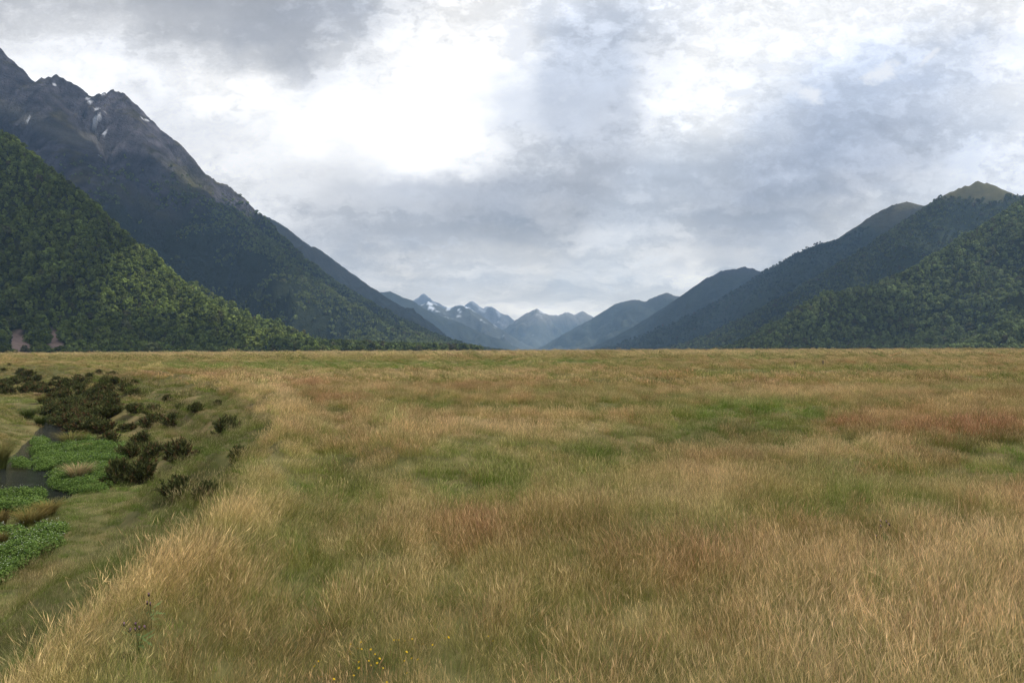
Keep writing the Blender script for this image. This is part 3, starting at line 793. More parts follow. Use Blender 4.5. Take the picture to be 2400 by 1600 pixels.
# tall flowering tufts (0..5), short leafy tufts (6..8) for each distance band
def kinds(rad, ns, nl, ws, wl, wh, lh, seg, s0):
    return [tuft_mesh('grass_tuft', s0 + i, rad, ns, nl, 0.24, 0.52, ws, wl, wh, lh, seg) for i in range(6)] + \
           [tuft_mesh('grass_leaves', s0 + 20 + i, rad, ns // 6, int(nl * 1.6), 0.17, 0.34, ws, wl * 1.1, wh, lh, seg) for i in range(3)] + \
           [wisps(max(14, ns // 3), rad * 1.1, ws * 0.85, wh * 0.95, lh * 1.3, s0 + 40 + i) for i in range(3)]
PATCH = [ # pixel centre, radii, kind, strength
 (1780, 962, 190, 34, 'g', 1.0), (1700, 990, 130, 22, 'g', .8), (1450, 1035, 150, 26, 'g', .7), (1140, 1045, 130, 40, 'g', .55), (870, 1130, 60, 30, 'g', 1.0),
 (670, 1085, 90, 42, 'g', .8), (2370, 1055, 80, 45, 'g', 1.0), (820, 1340, 170, 70, 'g', .65), (1010, 1490, 150, 50, 'g', .7), (700, 1290, 90, 50, 'g', .5),
 (1300, 1100, 200, 40, 'g', .4), (950, 940, 110, 18, 'g', .6), (850, 853, 480, 8, 'g', 1.0), (1330, 846, 150, 5, 'g', .8), (520, 858, 150, 7, 'g', .8),
 (1740, 873, 110, 6, 'g', .8), (2000, 862, 260, 5, 'g', .6), (1800, 838, 120, 3, 'g', .7), (1300, 910, 150, 9, 'g', .6), (1480, 925, 110, 10, 'g', .6), (2250, 905, 150, 8, 'g', .4),
 (2000, 1090, 160, 40, 'g', .5), (1600, 1190, 130, 40, 'g', .45), (1350, 1230, 120, 40, 'g', .4), (2230, 1380, 80, 60, 'g', .55), (2350, 1560, 60, 60, 'g', .8), (340, 1500, 90, 60, 'g', .75), (1900, 1170, 170, 30, 'g', .45),
 (1250, 1420, 150, 40, 'g', .35), (1700, 1000, 60, 22, 'd', .8), (1470, 1040, 90, 14, 'd', .5), (980, 1490, 90, 30, 'd', .6),
 (780, 927, 70, 12, 'r', .9), (2060, 985, 150, 15, 'r', .8), (2300, 990, 120, 18, 'r', .9), (1090, 1215, 90, 36, 'r', .8), (1840, 896, 70, 6, 'r', .6), (430, 876, 110, 7, 'r', .9),
 (880, 1570, 130, 40, 'r', .8), (1150, 900, 120, 8, 'r', .5), (700, 890, 120, 7, 'r', .5), (1900, 1195, 110, 18, 'r', .5), (1200, 1230, 70, 30, 'r', .5), (500, 1480, 120, 50, 'r', .35), (1680, 1280, 120, 35, 'r', .4),
 (2150, 1460, 380, 150, 'p', .95), (2330, 1290, 150, 70, 'p', .8), (1560, 1580, 330, 80, 'p', .4), (1250, 1000, 260, 20, 'p', .55), (1000, 985, 260, 16, 'p', .5), (2000, 1300, 300, 45, 'p', .45), (1950, 1040, 250, 22, 'p', .5), (2300, 1200, 140, 50, 'p', .5),
 (620, 930, 70, 40, 'p', .7), (1640, 1130, 90, 45, 'p', .4), (1250, 1330, 260, 70, 'g', .35), (1080, 1130, 200, 50, 'g', .4), (1500, 1290, 160, 50, 'r', .35), (2050, 1150, 220, 30, 'g', .45), (980, 1400, 220, 60, 'r', .3), (1000, 875, 350, 10, 'p', .35), (1800, 915, 350, 10, 'p', .4), (1200, 829, 1300, 6, 'p', .8),  # last patch: sunlight on the far edge of the plain, painted as paler grass
]
KC = {'g': (0.135, 0.195, 0.040), 'd': (0.075, 0.092, 0.030), 'r': (0.32, 0.150, 0.085), 'p': (0.58, 0.425, 0.245)}
def grass_tint(x, y, z, r):
    px, py = proj(np.stack([x, y, z + 0.35], -1)); n = len(x)
    px = px + 40 * pn(x / 3, y / 3, 71); py = py + 10 * pn(x / 2, y / 2, 72) * np.clip(30 / y, 0.05, 1)
    rl = relief(x, y) + 0.35 * fbm(x, y, 2.2, 3, 63)
    C = np.broadcast_to(np.array([0.345, 0.238, 0.108]), (n, 3)).copy()
    C = mixc(C, (0.145, 0.170, 0.045), (1 - smooth(-0.5, 0.12, rl)) * 0.9)
    C = mixc(C, (0.46, 0.345, 0.18), smooth(0.25, 0.85, rl) * 0.75)
    C = mixc(C, (0.31, 0.165, 0.085), smooth(0.12, 0.6, fbm(x, y * 1.4, 8.0, 4, 65)) * 0.75)
    C = mixc(C, (0.15, 0.17, 0.045), smooth(0.25, 0.75, fbm(x, y, 4.0, 3, 67)) * 0.6)
    for (a, b, rx, ry, k, s) in PATCH: C = mixc(C, KC[k], np.clip(blob(px, py, a, b, rx, ry) * 1.7, 0, 1) * min(1.0, s * 1.1))
    q = bank_q(x, y)
    nr = 1 - smooth(60, 120, y)
    qn = q + 0.55 * pn(x / 1.7, y / 1.7, 91) + 0.5 * pn(x / 5, y / 5, 92)
    C = mixc(C, (0.185, 0.165, 0.060), np.exp(-((qn + 1.45) / 0.5) ** 2) * 0.55 * nr)
    C = mixc(C, (0.43, 0.31, 0.15), np.exp(-((qn + 3.0) / 0.7) ** 2) * 0.6 * (1 - smooth(30, 60, y)))
    dn = smooth(0.7, 1.3, qn) * (1 - 0.45 * smooth(45, 90, y))
    C = mixc(C, (0.115, 0.125, 0.046), dn * np.clip(0.92 + 0.4 * fbm(x, y, 3.0, 3, 68), 0, 1))
    C = mixc(C, (0.30, 0.21, 0.10), smooth(0.15, 0.6, fbm(x, y, 2.6, 3, 69)) * smooth(2.5, 4, q) * 0.7)
    C = mixc(C, (0.53, 0.385, 0.185), np.exp(-((qn - 0.1) / 0.55) ** 4) * 0.85 * nr * (0.75 + 0.5 * pn(x / 2.5, y / 2.5, 94)))
    sd, ss_, sp = polyd(x, y, STREAM)
    C = mixc(C, (0.135, 0.190, 0.050), np.where((ss_ > 0) & (q > 4), 1 - smooth(3.5, 7.5, sd), 0) * 0.75)
    C = mixc(C, (0.235, 0.205, 0.065), np.where((ss_ < 0) & (q > 8), smooth(2.5, 5, sd), 0) * 0.85)
    pick = r.random(n); amt = 0.35 + 0.55 * r.random(n); keepc = (q < 1.2) & (np.abs(qn - 0.1) > 0.6)
    C = mixc(C, (0.115, 0.160, 0.036), np.where((pick < 0.27) & (np.abs(qn - 0.1) > 0.6), amt, 0))
    C = mixc(C, (0.52, 0.385, 0.20), np.where((pick > 0.27) & (pick < 0.40) & (q < 1.0), amt * 0.8, 0))
    C = mixc(C, (0.33, 0.165, 0.085), np.where((pick > 0.40) & (pick < 0.50) & keepc, amt * 0.8, 0))
    lum = C.mean(1, keepdims=True); C = np.clip(lum + 1.06 * (C - lum), 0.01, 0.8)
    return 1.20 * C * (0.72 + 0.56 * r.random(n))[:, None]
MATS = {  # green cress mats in pixels
 'a': [(90, 1080), (118, 1050), (200, 1040), (290, 1055), (290, 1075), (252, 1098), (255, 1135), (215, 1158), (130, 1154), (128, 1120), (138, 1100), (92, 1104)],
 'b': [(-60, 1166), (85, 1160), (97, 1182), (70, 1198), (-60, 1205)],
 'c': [(-80, 1290), (0, 1272), (60, 1262), (143, 1249), (128, 1290), (60, 1330), (0, 1375), (-80, 1390)],
 'e': [(75, 1062), (95, 1030), (103, 1045), (92, 1072)],
 'f': [(36, 1100), (50, 1085), (62, 1092), (50, 1104)]}
def scat_grass(y0, y1, sp, K, seed, nm, half=0.98, amt=1.0):
    r = np.random.default_rng(seed)
    X, Y = np.meshgrid(np.arange(-y1 * half - 4, y1 * half + 4, sp), np.arange(y0, y1, sp))
    X = (X + (r.random(X.shape) - .5) * sp).ravel(); Y = (Y + (r.random(Y.shape) - .5) * sp).ravel()
    k = (np.abs(X) < Y * half + 4) & (r.random(len(X)) < amt); X, Y = X[k], Y[k]
    if y1 > 300:
        k = np.hypot(X, Y) < 760; X, Y = X[k], Y[k]
    Z = ground(X, Y); q = bank_q(X, Y); sd, ss_, sp_ = polyd(X, Y, STREAM)
    px, py = proj(np.stack([X, Y, Z], -1))
    k = (Z > ZW + 0.06) & ~((sd < 1.65 + 0.4 * pn(X, Y, 3)) & (q > 3))
    for m in MATS.values(): k &= ~(inpoly(px, py, m) & (q > 3) & (r.random(len(q)) < 0.86))
    X, Y, Z, q, sd, ss_ = X[k], Y[k], Z[k], q[k], sd[k], ss_[k]; n = len(X)
    T = grass_tint(X, Y, Z, r)
    green = (T[:, 1] / T[:, 0])
    tall = r.random(n) > smooth(0.72, 1.15, green) * 0.75
    idx = np.where(tall, r.integers(0, 6, n), r.integers(6, 9, n))
    pale = np.clip((T[:, 0] - 0.30) / 0.2, 0, 1) * np.clip(1 - (green - 0.7) * 4, 0, 1)
    wm = (r.random(n) < 0.03 + 0.22 * pale) & (q < 0.9)
    idx = np.where(wm, r.integers(9, 12, n), idx)
    s = 0.62 + 0.62 * r.random(n)
    s *= np.clip(1 + 0.34 * fbm(X, Y, 2.2, 3, 81), 0.45, 1.7)
    s *= np.where(q > 5, 0.80, 1.0)
    s *= np.where(Y < 16, 0.88, 0.94) * (1 + 0.16 * pale * (Y < 14))
    # the wind lays the grass over, differently from place to place
    lx = 0.22 * (1 - smooth(-3, 1, X)) - 0.26 * smooth(0.5, 3.5, X) + 0.22 * fbm(X, Y, 3.0, 2, 83)
    ly = 0.12 + 0.2 * fbm(X, Y, 3.0, 2, 86)
    rz = np.where(lx < 0, np.pi, 0) + r.normal(size=n) * 1.1
    rot = np.stack([-ly + r.normal(size=n) * .16, lx * 0.8 + r.normal(size=n) * .16, rz], 1)
    scatter(nm, np.stack([X, Y, Z], 1), rot, np.stack([s * 1.05, s * 1.05, s], 1), idx, T, K, {
        'meadow_grass': 'tall tan and green flowering grass covering the plain and the bank'}[nm])
    print(nm, y0, y1, n)
scat_grass(1.6, 16, 0.185, kinds(0.19, 66, 62, 0.0008, 0.0014, 0.0019, 0.095, 4, 1000), 21, 'meadow_grass')
scat_grass(16, 50, 0.53, kinds(0.48, 215, 180, 0.0016, 0.0028, 0.0034, 0.11, 3, 2000), 22, 'meadow_grass')
scat_grass(50, 170, 1.5, kinds(1.25, 300, 240, 0.005, 0.009, 0.012, 0.14, 2, 3000), 23, 'meadow_grass')
scat_grass(170, 760, 4.4, kinds(3.5, 460, 300, 0.018, 0.032, 0.036, 0.18, 2, 4000), 24, 'meadow_grass')

# ------------------------------------------------------------------ cress mats by the stream
lm, t = new_mat('cress_leaves')
bl = t.sep(t.attr('blade', 'GEOMETRY', 'Vector'))
c = t.mix(bl[1], (0.068, 0.125, 0.030), (0.165, 0.235, 0.060)); c = t.mix(bl[2], c, (0.55, 0.58, 0.48))
leaf_shader(t, c, 0.3, 0.5, False)
def cress_mesh(seed, flowers):
    r = np.random.default_rng(seed); V, F, B = [], [], []
    for i in range(230):
        fl = i < flowers
        a = r.random() * 6.283; q = 0.26 * math.sqrt(r.random()); z = (0.30 + 0.08 * r.random()) if fl else 0.05 + 0.25 * r.random() ** 0.6
        z *= 1 - 0.5 * (q / 0.26) ** 2
        p = np.array([q * math.cos(a), q * math.sin(a), z]); s = 0.010 if fl else 0.015 + 0.016 * r.random()
        n = r.normal(size=3) * 0.55 + np.array([0, 0, 1]); n /= np.linalg.norm(n)
        e1 = np.cross(n, r.normal(size=3)); e1 /= np.linalg.norm(e1); e2 = np.cross(n, e1); b0 = len(V)
        V += [p - e1 * s, p + e2 * s * .75, p + e1 * s, p - e2 * s * .75]; F.append((b0, b0 + 1, b0 + 2, b0 + 3)); B += [(0, r.random(), 1.0 if fl else 0.0)] * 4
    me = mesh_np('cress', np.array(V), np.array(F), [lm]); set_attr(me, 'blade', 'FLOAT_VECTOR', 'POINT', np.array(B, np.float32))
    return me
CR = [cress_mesh(i, 1) for i in range(3)] + [cress_mesh(10 + i, 8) for i in range(2)]
r = np.random.default_rng(5)
X, Y = np.meshgrid(np.arange(-52, -8, 0.22), np.arange(10, 60, 0.22)); X = (X + (r.random(X.shape) - .5) * .2).ravel(); Y = (Y + (r.random(Y.shape) - .5) * .2).ravel()
Z = np.maximum(ground(X, Y), ZW - 0.02); px, py = proj(np.stack([X, Y, Z], -1))
jx, jy = px + 15 * pn(X * .7, Y * .7, 4) + 8 * (r.random(len(px)) - .5) * 2, py + 8 * pn(X * .7, Y * .7, 6) + 5 * (r.random(len(px)) - .5) * 2
for nm, lab in (('a', 'bright green cress mat beside the stream below the shrubs'), ('b', 'bright green cress clump standing in the stream at the left edge'),
                ('c', 'white-flowered green cress at the lower left foot of the bank'), ('e', 'thin yellow-green weed strip growing along the stream'), ('f', 'small yellow-green weed tuft in midstream')):
    k = inpoly(jx, jy, MATS[nm]) & (bank_q(X, Y) > 3); n = int(k.sum())
    P = np.stack([X[k], Y[k], Z[k]], 1); P[:, 2] += 0.22 * fbm(P[:, 0], P[:, 1], 1.8, 3, 3)
    s = (0.9 + 0.6 * r.random(n)) * (1 + 0.3 * fbm(P[:, 0], P[:, 1], 2, 2, 7))
    if n: scatter('cress', P, np.stack([r.normal(size=n) * .2, r.normal(size=n) * .2, r.random(n) * 6.28], 1), np.stack([s, s, s * 1.2], 1),
            r.integers(3, 5, n) if nm == 'c' else r.integers(0, 4, n), np.ones((n, 3)), CR, lab)
    print('cress', nm, n)

# ------------------------------------------------------------------ shrubs on the bank
sm, t = new_mat('shrub_leaves')
bl = t.sep(t.attr('blade', 'GEOMETRY', 'Vector')); rn = t.new('ShaderNodeObjectInfo').outputs['Random']
c = t.mix(bl[1], (0.034, 0.044, 0.016), (0.125, 0.135, 0.05)); c = t.mix(t.ss(t.math('ADD', bl[2], t.math('MULTIPLY', rn, 0.25)), 0.70, 1.0), c, (0.14, 0.082, 0.042))
leaf_shader(t, c, 0.15, 0.45, False)
stm, t = new_mat('shrub_stems')
b = t.new('ShaderNodeBsdfPrincipled'); t.put(b.inputs['Base Color'], t.mix(t.noise(None, 8.0, 3), (0.045, 0.03, 0.02), (0.09, 0.065, 0.045))); b.inputs['Roughness'].default_value = 0.9
t.l.new(b.outputs[0], t.new('ShaderNodeOutputMaterial').inputs[0])
def shrub_meshes(seed):
    """unit shrub: 1 wide, 0.72 tall; stiff narrow leaves fanning from many stems"""
    r = np.random.default_rng(seed); V, F, B, SV, SF = [], [], [], [], []
    for k in range(80):
        a = r.random() * 6.283; el = R(12) + R(76) * r.random() ** 0.75; L_ = (0.36 + 0.13 * r.random()) * (1.0 + 0.18 * math.sin(el))
        d = np.array([math.cos(a) * math.cos(el), math.sin(a) * math.cos(el), math.sin(el)])
        base = np.array([r.normal() * .09, r.normal() * .09, 0.0]); s_ = np.cross(d, r.normal(size=3)); s_ /= np.linalg.norm(s_); s2 = np.cross(d, s_)
        b0 = len(SV); w = 0.007
        for q in (0.0, 1.0):
            p = base + d * L_ * q; ww_ = w * (1 - .6 * q)
            SV += [p + s_ * ww_, p - s_ * ww_ * .5 + s2 * ww_ * .87, p - s_ * ww_ * .5 - s2 * ww_ * .87]
        for i in range(3): j = (i + 1) % 3; SF.append((b0 + i, b0 + j, b0 + 3 + j, b0 + 3 + i))
        br = r.random()
        for i in range(44):
            q = 0.30 + 0.72 * r.random(); p = base + d * L_ * q
            ld = d * 0.9 + r.normal(size=3) * 0.55; ld[2] += 0.25; ld /= np.linalg.norm(ld)
            ll = 0.07 + 0.09 * r.random(); sd_ = np.cross(ld, r.normal(size=3)); sd_ /= np.linalg.norm(sd_); lw = 0.010 + 0.008 * r.random()
            c0 = len(V); V += [p, p + ld * ll * .45 - sd_ * lw, p + ld * ll, p + ld * ll * .45 + sd_ * lw]; F.append((c0, c0 + 1, c0 + 2, c0 + 3)); B += [(q, r.random(), br * (0.6 + 0.5 * r.random()))] * 4
    fm = mesh_np('foliage', np.array(V), np.array(F), [sm]); set_attr(fm, 'blade', 'FLOAT_VECTOR', 'POINT', np.array(B, np.float32))
    return fm, mesh_np('stems', np.array(SV), np.array(SF), [stm])
SHR = [shrub_meshes(i) for i in range(5)]
def put_shrub(px, py, wpx, hpx, label, group=None, seed=0, P=None, name='shrub'):
    if P is None: P = hit(px, py)[0]
    d = P[1]; w = wpx / FPX * d; h_ = hpx / FPX * d
    root = link(bpy.data.objects.new(name, None)); root.empty_display_size = 0.2
    root.location = (P[0], P[1], P[2] - 0.05); root.rotation_euler = (0, 0, seed * 2.4)
    root.scale = (w * 1.12, w * 1.12, h_ / 0.56)
    tag(root, label, 'shrub', group)
    fm, s_ = SHR[seed % len(SHR)]
    for nm, me in (('foliage', fm), ('stems', s_)):
        o = link(bpy.data.objects.new(nm, me)); o.parent = root
    return root
Z6 = 600 / 2091.0
G1 = 'shrubs scattered on the bank'
LONE = [
 (1465, 1285, 265, 190, 'rounded dark shrub with a yellowish crown, lowest of the near bank shrubs'),
 (1690, 1295, 205, 170, 'greyish dark shrub tucked just under the lip of the bank, nearest of all shrubs'),
 (1955, 1000, 165, 150, 'narrow upright shrub standing alone nearest the grassy lip'),
 (1850, 775, 195, 160, 'dark round shrub alone on the upper bank under the three tan grass ridges'),
 (975, 1165, 240, 200, 'broad brown-black shrub at the right edge of the green cress, left of its twin'),
 (1170, 1150, 230, 200, 'broad brown-black shrub touching the right side of its twin beside the cress'),
 (1060, 955, 175, 130, 'spiky shrub at the top right corner of the green cress mat'),
 (1255, 960, 185, 135, 'dark shrub in the middle of the row of three above the cress'),
 (1450, 995, 220, 190, 'big spiky shrub at the right end of the row of three above the cress'),
 (1165, 850, 190, 110, 'reddish dark shrub just above the row of three shrubs'),
 (1640, 915, 110, 60, 'small low shrub half sunk in grass right of the big spiky shrub'),
 (835, 755, 200, 125, 'dark green spiky shrub at the lower right end of the thicket'),
 (890, 855, 170, 120, 'olive shrub at the upper edge of the cress mat'),
 (1040, 735, 160, 70, 'low flat shrub between the thicket and the middle clump'),
 (1255, 715, 200, 120, 'left shrub of the middle clump on the bank'),
 (1430, 700, 220, 120, 'right shrub of the middle clump on the bank'),
 (1490, 572, 130, 75, 'left half of the long low shrub pair high on the bank'),
 (1600, 572, 130, 75, 'right half of the long low shrub pair high on the bank'),
 (1370, 490, 80, 60, 'small dark shrub, left of a pair on the grassy upper bank'),
 (1435, 485, 70, 50, 'small brownish shrub, right of a pair on the grassy upper bank'),
 (1240, 610, 160, 95, 'shrub behind the middle clump, right of its neighbour'),
 (1105, 585, 170, 85, 'shrub behind the middle clump, nearest the thicket'),
 (1775, 522, 80, 50, 'small dark shrub highest on the bank near the tan ridges'),
 (1040, 420, 120, 80, 'leaning dark shrub on the far upper bank, lower left of a slanting line of shrubs'),
 (1095, 372, 90, 60, 'dark shrub in the middle of the slanting line on the far upper bank'),
 (1110, 470, 130, 90, 'dark shrub at the foot of the slanting line on the far upper bank'),
 (1015, 345, 80, 52, 'small dark shrub at the top end of the thicket, apart in the grass'),
 (915, 305, 95, 60, 'bushy shrub on the top edge of the thicket'),
 (808, 268, 55, 42, 'brownish little shrub above the top edge of the thicket'),
 (958, 214, 32, 26, 'tiny dark shrub farthest up the bank below the plain'),
 (76, 204, 34, 26, 'tiny round shrub on the far left slope, the upper of two'),
 (34, 242, 52, 26, 'tiny flat shrub on the far left slope, the lower of two'),
]
for i, (zx, zy, zw, zh, lab) in enumerate(LONE):
    put_shrub(zx * Z6, 800 + zy * Z6, zw * Z6, zh * Z6, lab, G1, i)
THICK = '860,350 750,345 640,330 460,330 620,390 505,372 430,372 720,385 800,400 900,415 540,430 640,500 760,450 830,490 480,470 420,530 520,560 600,545 680,575 780,590 880,630 945,595 430,620 520,645 610,735 470,700 700,660 790,655 540,700 580,610 925,545 690,500 730,540 660,610 300,325 225,345 265,400 330,400 205,290 172,275 245,285 150,332 30,385 105,365 70,440 205,435 375,445 15,420 300,430 555,480'
tp = [(400, 400), (560, 330), (720, 310), (960, 310), (1000, 480), (985, 640), (760, 770), (470, 740), (395, 560)]
rs = random.Random(9); ex = []
while len(ex) < 34:
    a, b_ = rs.uniform(390, 1000), rs.uniform(310, 770)
    if bool(inpoly(np.array(a), np.array(b_), tp)) and all(abs(a - q[0]) + 2.2 * abs(b_ - q[1]) > 75 for q in ex): ex.append((a, b_))
THICK += ' ' + ' '.join('%d,%d' % q for q in ex)
for i, w in enumerate(THICK.split()):
    a, b_ = (float(q) for q in w.split(','))
    sz = 80 + (b_ - 270) * 0.24
    k = 0.85 + 0.4 * random.random()
    if a < 390: put_shrub(a * Z6, 800 + b_ * Z6, sz * k * Z6, sz * 0.62 * k * Z6, 'dark shrub in the loose patch at the left edge beyond the yellow grass', 'shrubs at the left edge', i + 40)
    else: put_shrub(a * Z6, 800 + b_ * Z6, sz * 0.90 * k * Z6, sz * 0.56 * k * Z6, 'dark spiky shrub packed into the dense thicket above the stream', 'shrubs of the dense thicket', i + 40)

# ------------------------------------------------------------------ tussocks by the stream
def tussock_mat(name, c1, c2):
    m, t = new_mat(name)
    bl = t.sep(t.attr('blade', 'GEOMETRY', 'Vector'))
    c = t.mix(t.ss(bl[0], 0.1, 0.9), c1, c2); k = t.lin(bl[1], 0, 1, 0.65, 1.3)
    leaf_shader(t, t.mix(1.0, c, t.comb(k, k, k), 'MULTIPLY'), 0.3, 0.5, False)
    return m
def tussock(px, py, wpx, hpx, label, c1, c2, seed, n=420):
    P = hit(px, py)[0]; d = P[1]; w = wpx / FPX * d; h = hpx / FPX * d
    r = np.random.default_rng(seed); V, F, B = [], [], []
    for i in range(n):
        a = r.random() * 6.283; q = 0.16 * w * math.sqrt(r.random()); hh = h * (0.75 + 0.5 * r.random()); out = w * (0.16 + 0.34 * r.random() ** 0.7)
        rn_ = r.random(); s = np.array([-math.sin(a), math.cos(a), 0]) * 0.006 * (0.7 + .6 * r.random()) * (1 + d / 30); b0 = len(V)
        for k in range(5):
            f = k / 4; p = np.array([math.cos(a) * (q + out * f ** 1.5), math.sin(a) * (q + out * f ** 1.5), hh * (1.55 * f - 0.62 * f * f) - 0.05])
            V += [p - s * (1 - .85 * f), p + s * (1 - .85 * f)]; B += [(f, rn_, 0)] * 2
        for k in range(4): F.append((b0 + 2 * k, b0 + 2 * k + 1, b0 + 2 * k + 3, b0 + 2 * k + 2))
    me = mesh_np('tussock', np.array(V), np.array(F), [tussock_mat('tussock_leaves', c1, c2)]); set_attr(me, 'blade', 'FLOAT_VECTOR', 'POINT', np.array(B, np.float32))
    o = link(bpy.data.objects.new('tussock', me)); o.location = P
    tag(o, label, 'tussock', 'tussocks along the stream')
TAN = ((0.16, 0.15, 0.055), (0.42, 0.31, 0.17)); ORG = ((0.13, 0.125, 0.035), (0.21, 0.155, 0.055)); DKG = ((0.05, 0.075, 0.02), (0.10, 0.12, 0.035)); OLV = ((0.09, 0.11, 0.03), (0.20, 0.17, 0.06))
for i, (px, py, w, h, lab, cc) in enumerate([
 (183, 1128, 80, 40, 'pale tan tussock rising out of the green cress mat', TAN), (70, 1232, 100, 38, 'orange-green sedge tussock drooping over the stream edge', ORG),
 (112, 1210, 80, 34, 'orange sedge tussock on the bank, right of its larger neighbour', ORG), (-2, 1250, 50, 50, 'orange sedge tussock cut by the left edge of the view', ORG), (2, 1290, 40, 40, 'brownish sedge tussock at the left edge above the white-flowered cress', ORG),
 (168, 1045, 90, 32, 'olive sedge tussock at the head of the cress mat', OLV), (66, 984, 60, 28, 'dark green rush tussock on the yellow terrace edge', DKG), (100, 976, 30, 22, 'small dark rush tussock where terrace meets the thicket', DKG),
 (88, 934, 18, 14, 'small pale tan tussock among the dark shrubs at left', TAN), (0, 1100, 70, 60, 'large dark olive rush tussock on the far stream bank at the left edge', OLV), (95, 1000, 40, 26, 'green rush tussock at the bend where the stream appears', DKG),
 (205, 1060, 50, 20, 'low olive tussock in the upper part of the cress mat', OLV), (100, 945, 44, 18, 'olive tussock under the left end of the thicket', OLV)]):
    tussock(px, py, w, h, lab, cc[0], cc[1], i)

# ------------------------------------------------------------------ flowers
def flat_mat(name, colr, rough=0.6):
    m, t = new_mat(name); rn = t.new('ShaderNodeObjectInfo').outputs['Random']
    leaf_shader(t, t.mix(rn, colr, tuple(q * 0.8 for q in colr)), 0.2, rough, False); return m
FY, FG, FP, FD = flat_mat('yellow_petals', (0.58, 0.38, 0.03)), flat_mat('green_stem', (0.09, 0.13, 0.04)), flat_mat('purple_florets', (0.55, 0.33, 0.50)), flat_mat('dark_bracts', (0.06, 0.05, 0.04))
def disc_flower(rad, npet=13):
    V, F = [], []
    for ring, (rr, z) in enumerate(((rad, 0.0), (rad * 0.6, 0.004))):
        for i in range(npet):
            a = 6.283 * (i + ring * .5) / npet; d = np.array([math.cos(a), math.sin(a), 0]); s = np.array([-math.sin(a), math.cos(a), 0]) * rr * 0.24; b0 = len(V)
            up = np.array([0, 0, z]); V += [up, up + d * rr * .7 + s, up + d * rr + np.array([0, 0, rr * .15]), up + d * rr * .7 - s]; F.append((b0, b0 + 1, b0 + 2, b0 + 3))
    return mesh_np('flower_head', np.array(V), np.array(F), [FY])
def stem_mesh(h, w=0.0025, name='stem'):
    V, F = [], []
    for k in range(4):
        f = k / 3
        for i in range(4): a = 1.571 * i; V.append((math.cos(a) * w * (1 - .4 * f) + 0.04 * f * f * h, math.sin(a) * w * (1 - .4 * f), h * f))
    for k in range(3):
        for i in range(4): j = (i + 1) % 4; F.append((4 * k + i, 4 * k + j, 4 * k + 4 + j, 4 * k + 4 + i))
    return mesh_np(name, np.array(V), np.array(F), [FG])
HEADS = [disc_flower(0.011), disc_flower(0.008)]; STEM = stem_mesh(1.0, 0.0022)
SC6 = 520 / 2352.0
FL = '842,470 735,495 805,540 848,543 722,570 730,600 665,640 390,672 348,725 420,838 555,862 765,825 820,680 948,718 1012,692 925,668 1040,645 990,600 945,548 1215,450 1245,448 1190,452 1305,460 1385,440 1497,490 1600,498 1325,575 1303,670 1380,645 1330,795 1445,655 1730,435 1770,420 2192,408 2240,460 1115,895 820,745 1075,748'
for i, w in enumerate(FL.split()):
    a, b_ = (float(q) for q in w.split(','))
    px, py = 660 + a * SC6, 1400 + b_ * SC6
    hgt = 0.48 + 0.10 * random.random()
    # find the ground point whose flower height lies on the pixel ray
    d_ = ray(px, py); ts = np.geomspace(2.2, 20, 1500); P = CAMP + ts[:, None] * d_; k = np.argmax(P[:, 2] < ground(P[:, 0], P[:, 1]) + hgt); P = P[k]
    gz = float(ground(P[0], P[1]))
    root = link(bpy.data.objects.new('wildflower', None)); root.location = (P[0] - 0.04 * hgt, P[1], gz); root.empty_display_size = .1
    tag(root, 'small yellow daisy-like flower in the loose cluster at the bottom edge of the meadow', 'flower', 'yellow flowers in the grass')
    o = link(bpy.data.objects.new('stem', STEM)); o.parent = root; o.scale = (1, 1, hgt); o.scale = (hgt, hgt, hgt)
    o = link(bpy.data.objects.new('flower_head', HEADS[i % 2])); o.parent = root; o.location = (0.04 * hgt, 0, hgt); o.rotation_euler = (0.5 + .3 * random.random(), 0.3 * (random.random() - .5), random.random() * 6)
def thistle_head():
    r = np.random.default_rng(3); V, F, M = [], [], []
    def ring(rs, zs, n=8):
        b0 = len(V)
        for rr, z in zip(rs, zs):
            for i in range(n): a = 6.283 * i / n; V.append((rr * math.cos(a), rr * math.sin(a), z))
        for k in range(len(rs) - 1):
            for i in range(n): j = (i + 1) % n; F.append((b0 + k * n + i, b0 + k * n + j, b0 + (k + 1) * n + j, b0 + (k + 1) * n + i)); M.append(0)
    ring([0.004, 0.012, 0.013, 0.008], [0, .006, .016, .024])
    for i in range(40):
        a = r.random() * 6.283; d = np.array([math.cos(a) * .5 * r.random(), math.sin(a) * .5 * r.random(), 1]); d /= np.linalg.norm(d); s = np.array([-math.sin(a), math.cos(a), 0]) * 0.0016; b0 = len(V)
        p = np.array([0, 0, .02]); V.extend([tuple(p - s), tuple(p + s), tuple(p + d * .026 + s * 1.5), tuple(p + d * .026 - s * 1.5)]); F.append((b0, b0 + 1, b0 + 2, b0 + 3)); M.append(1)
    me = mesh_np('flower_head', np.array(V), np.array(F), [FD, FP]); me.polygons.foreach_set('material_index', np.array(M, np.int32)); return me
TH = thistle_head()
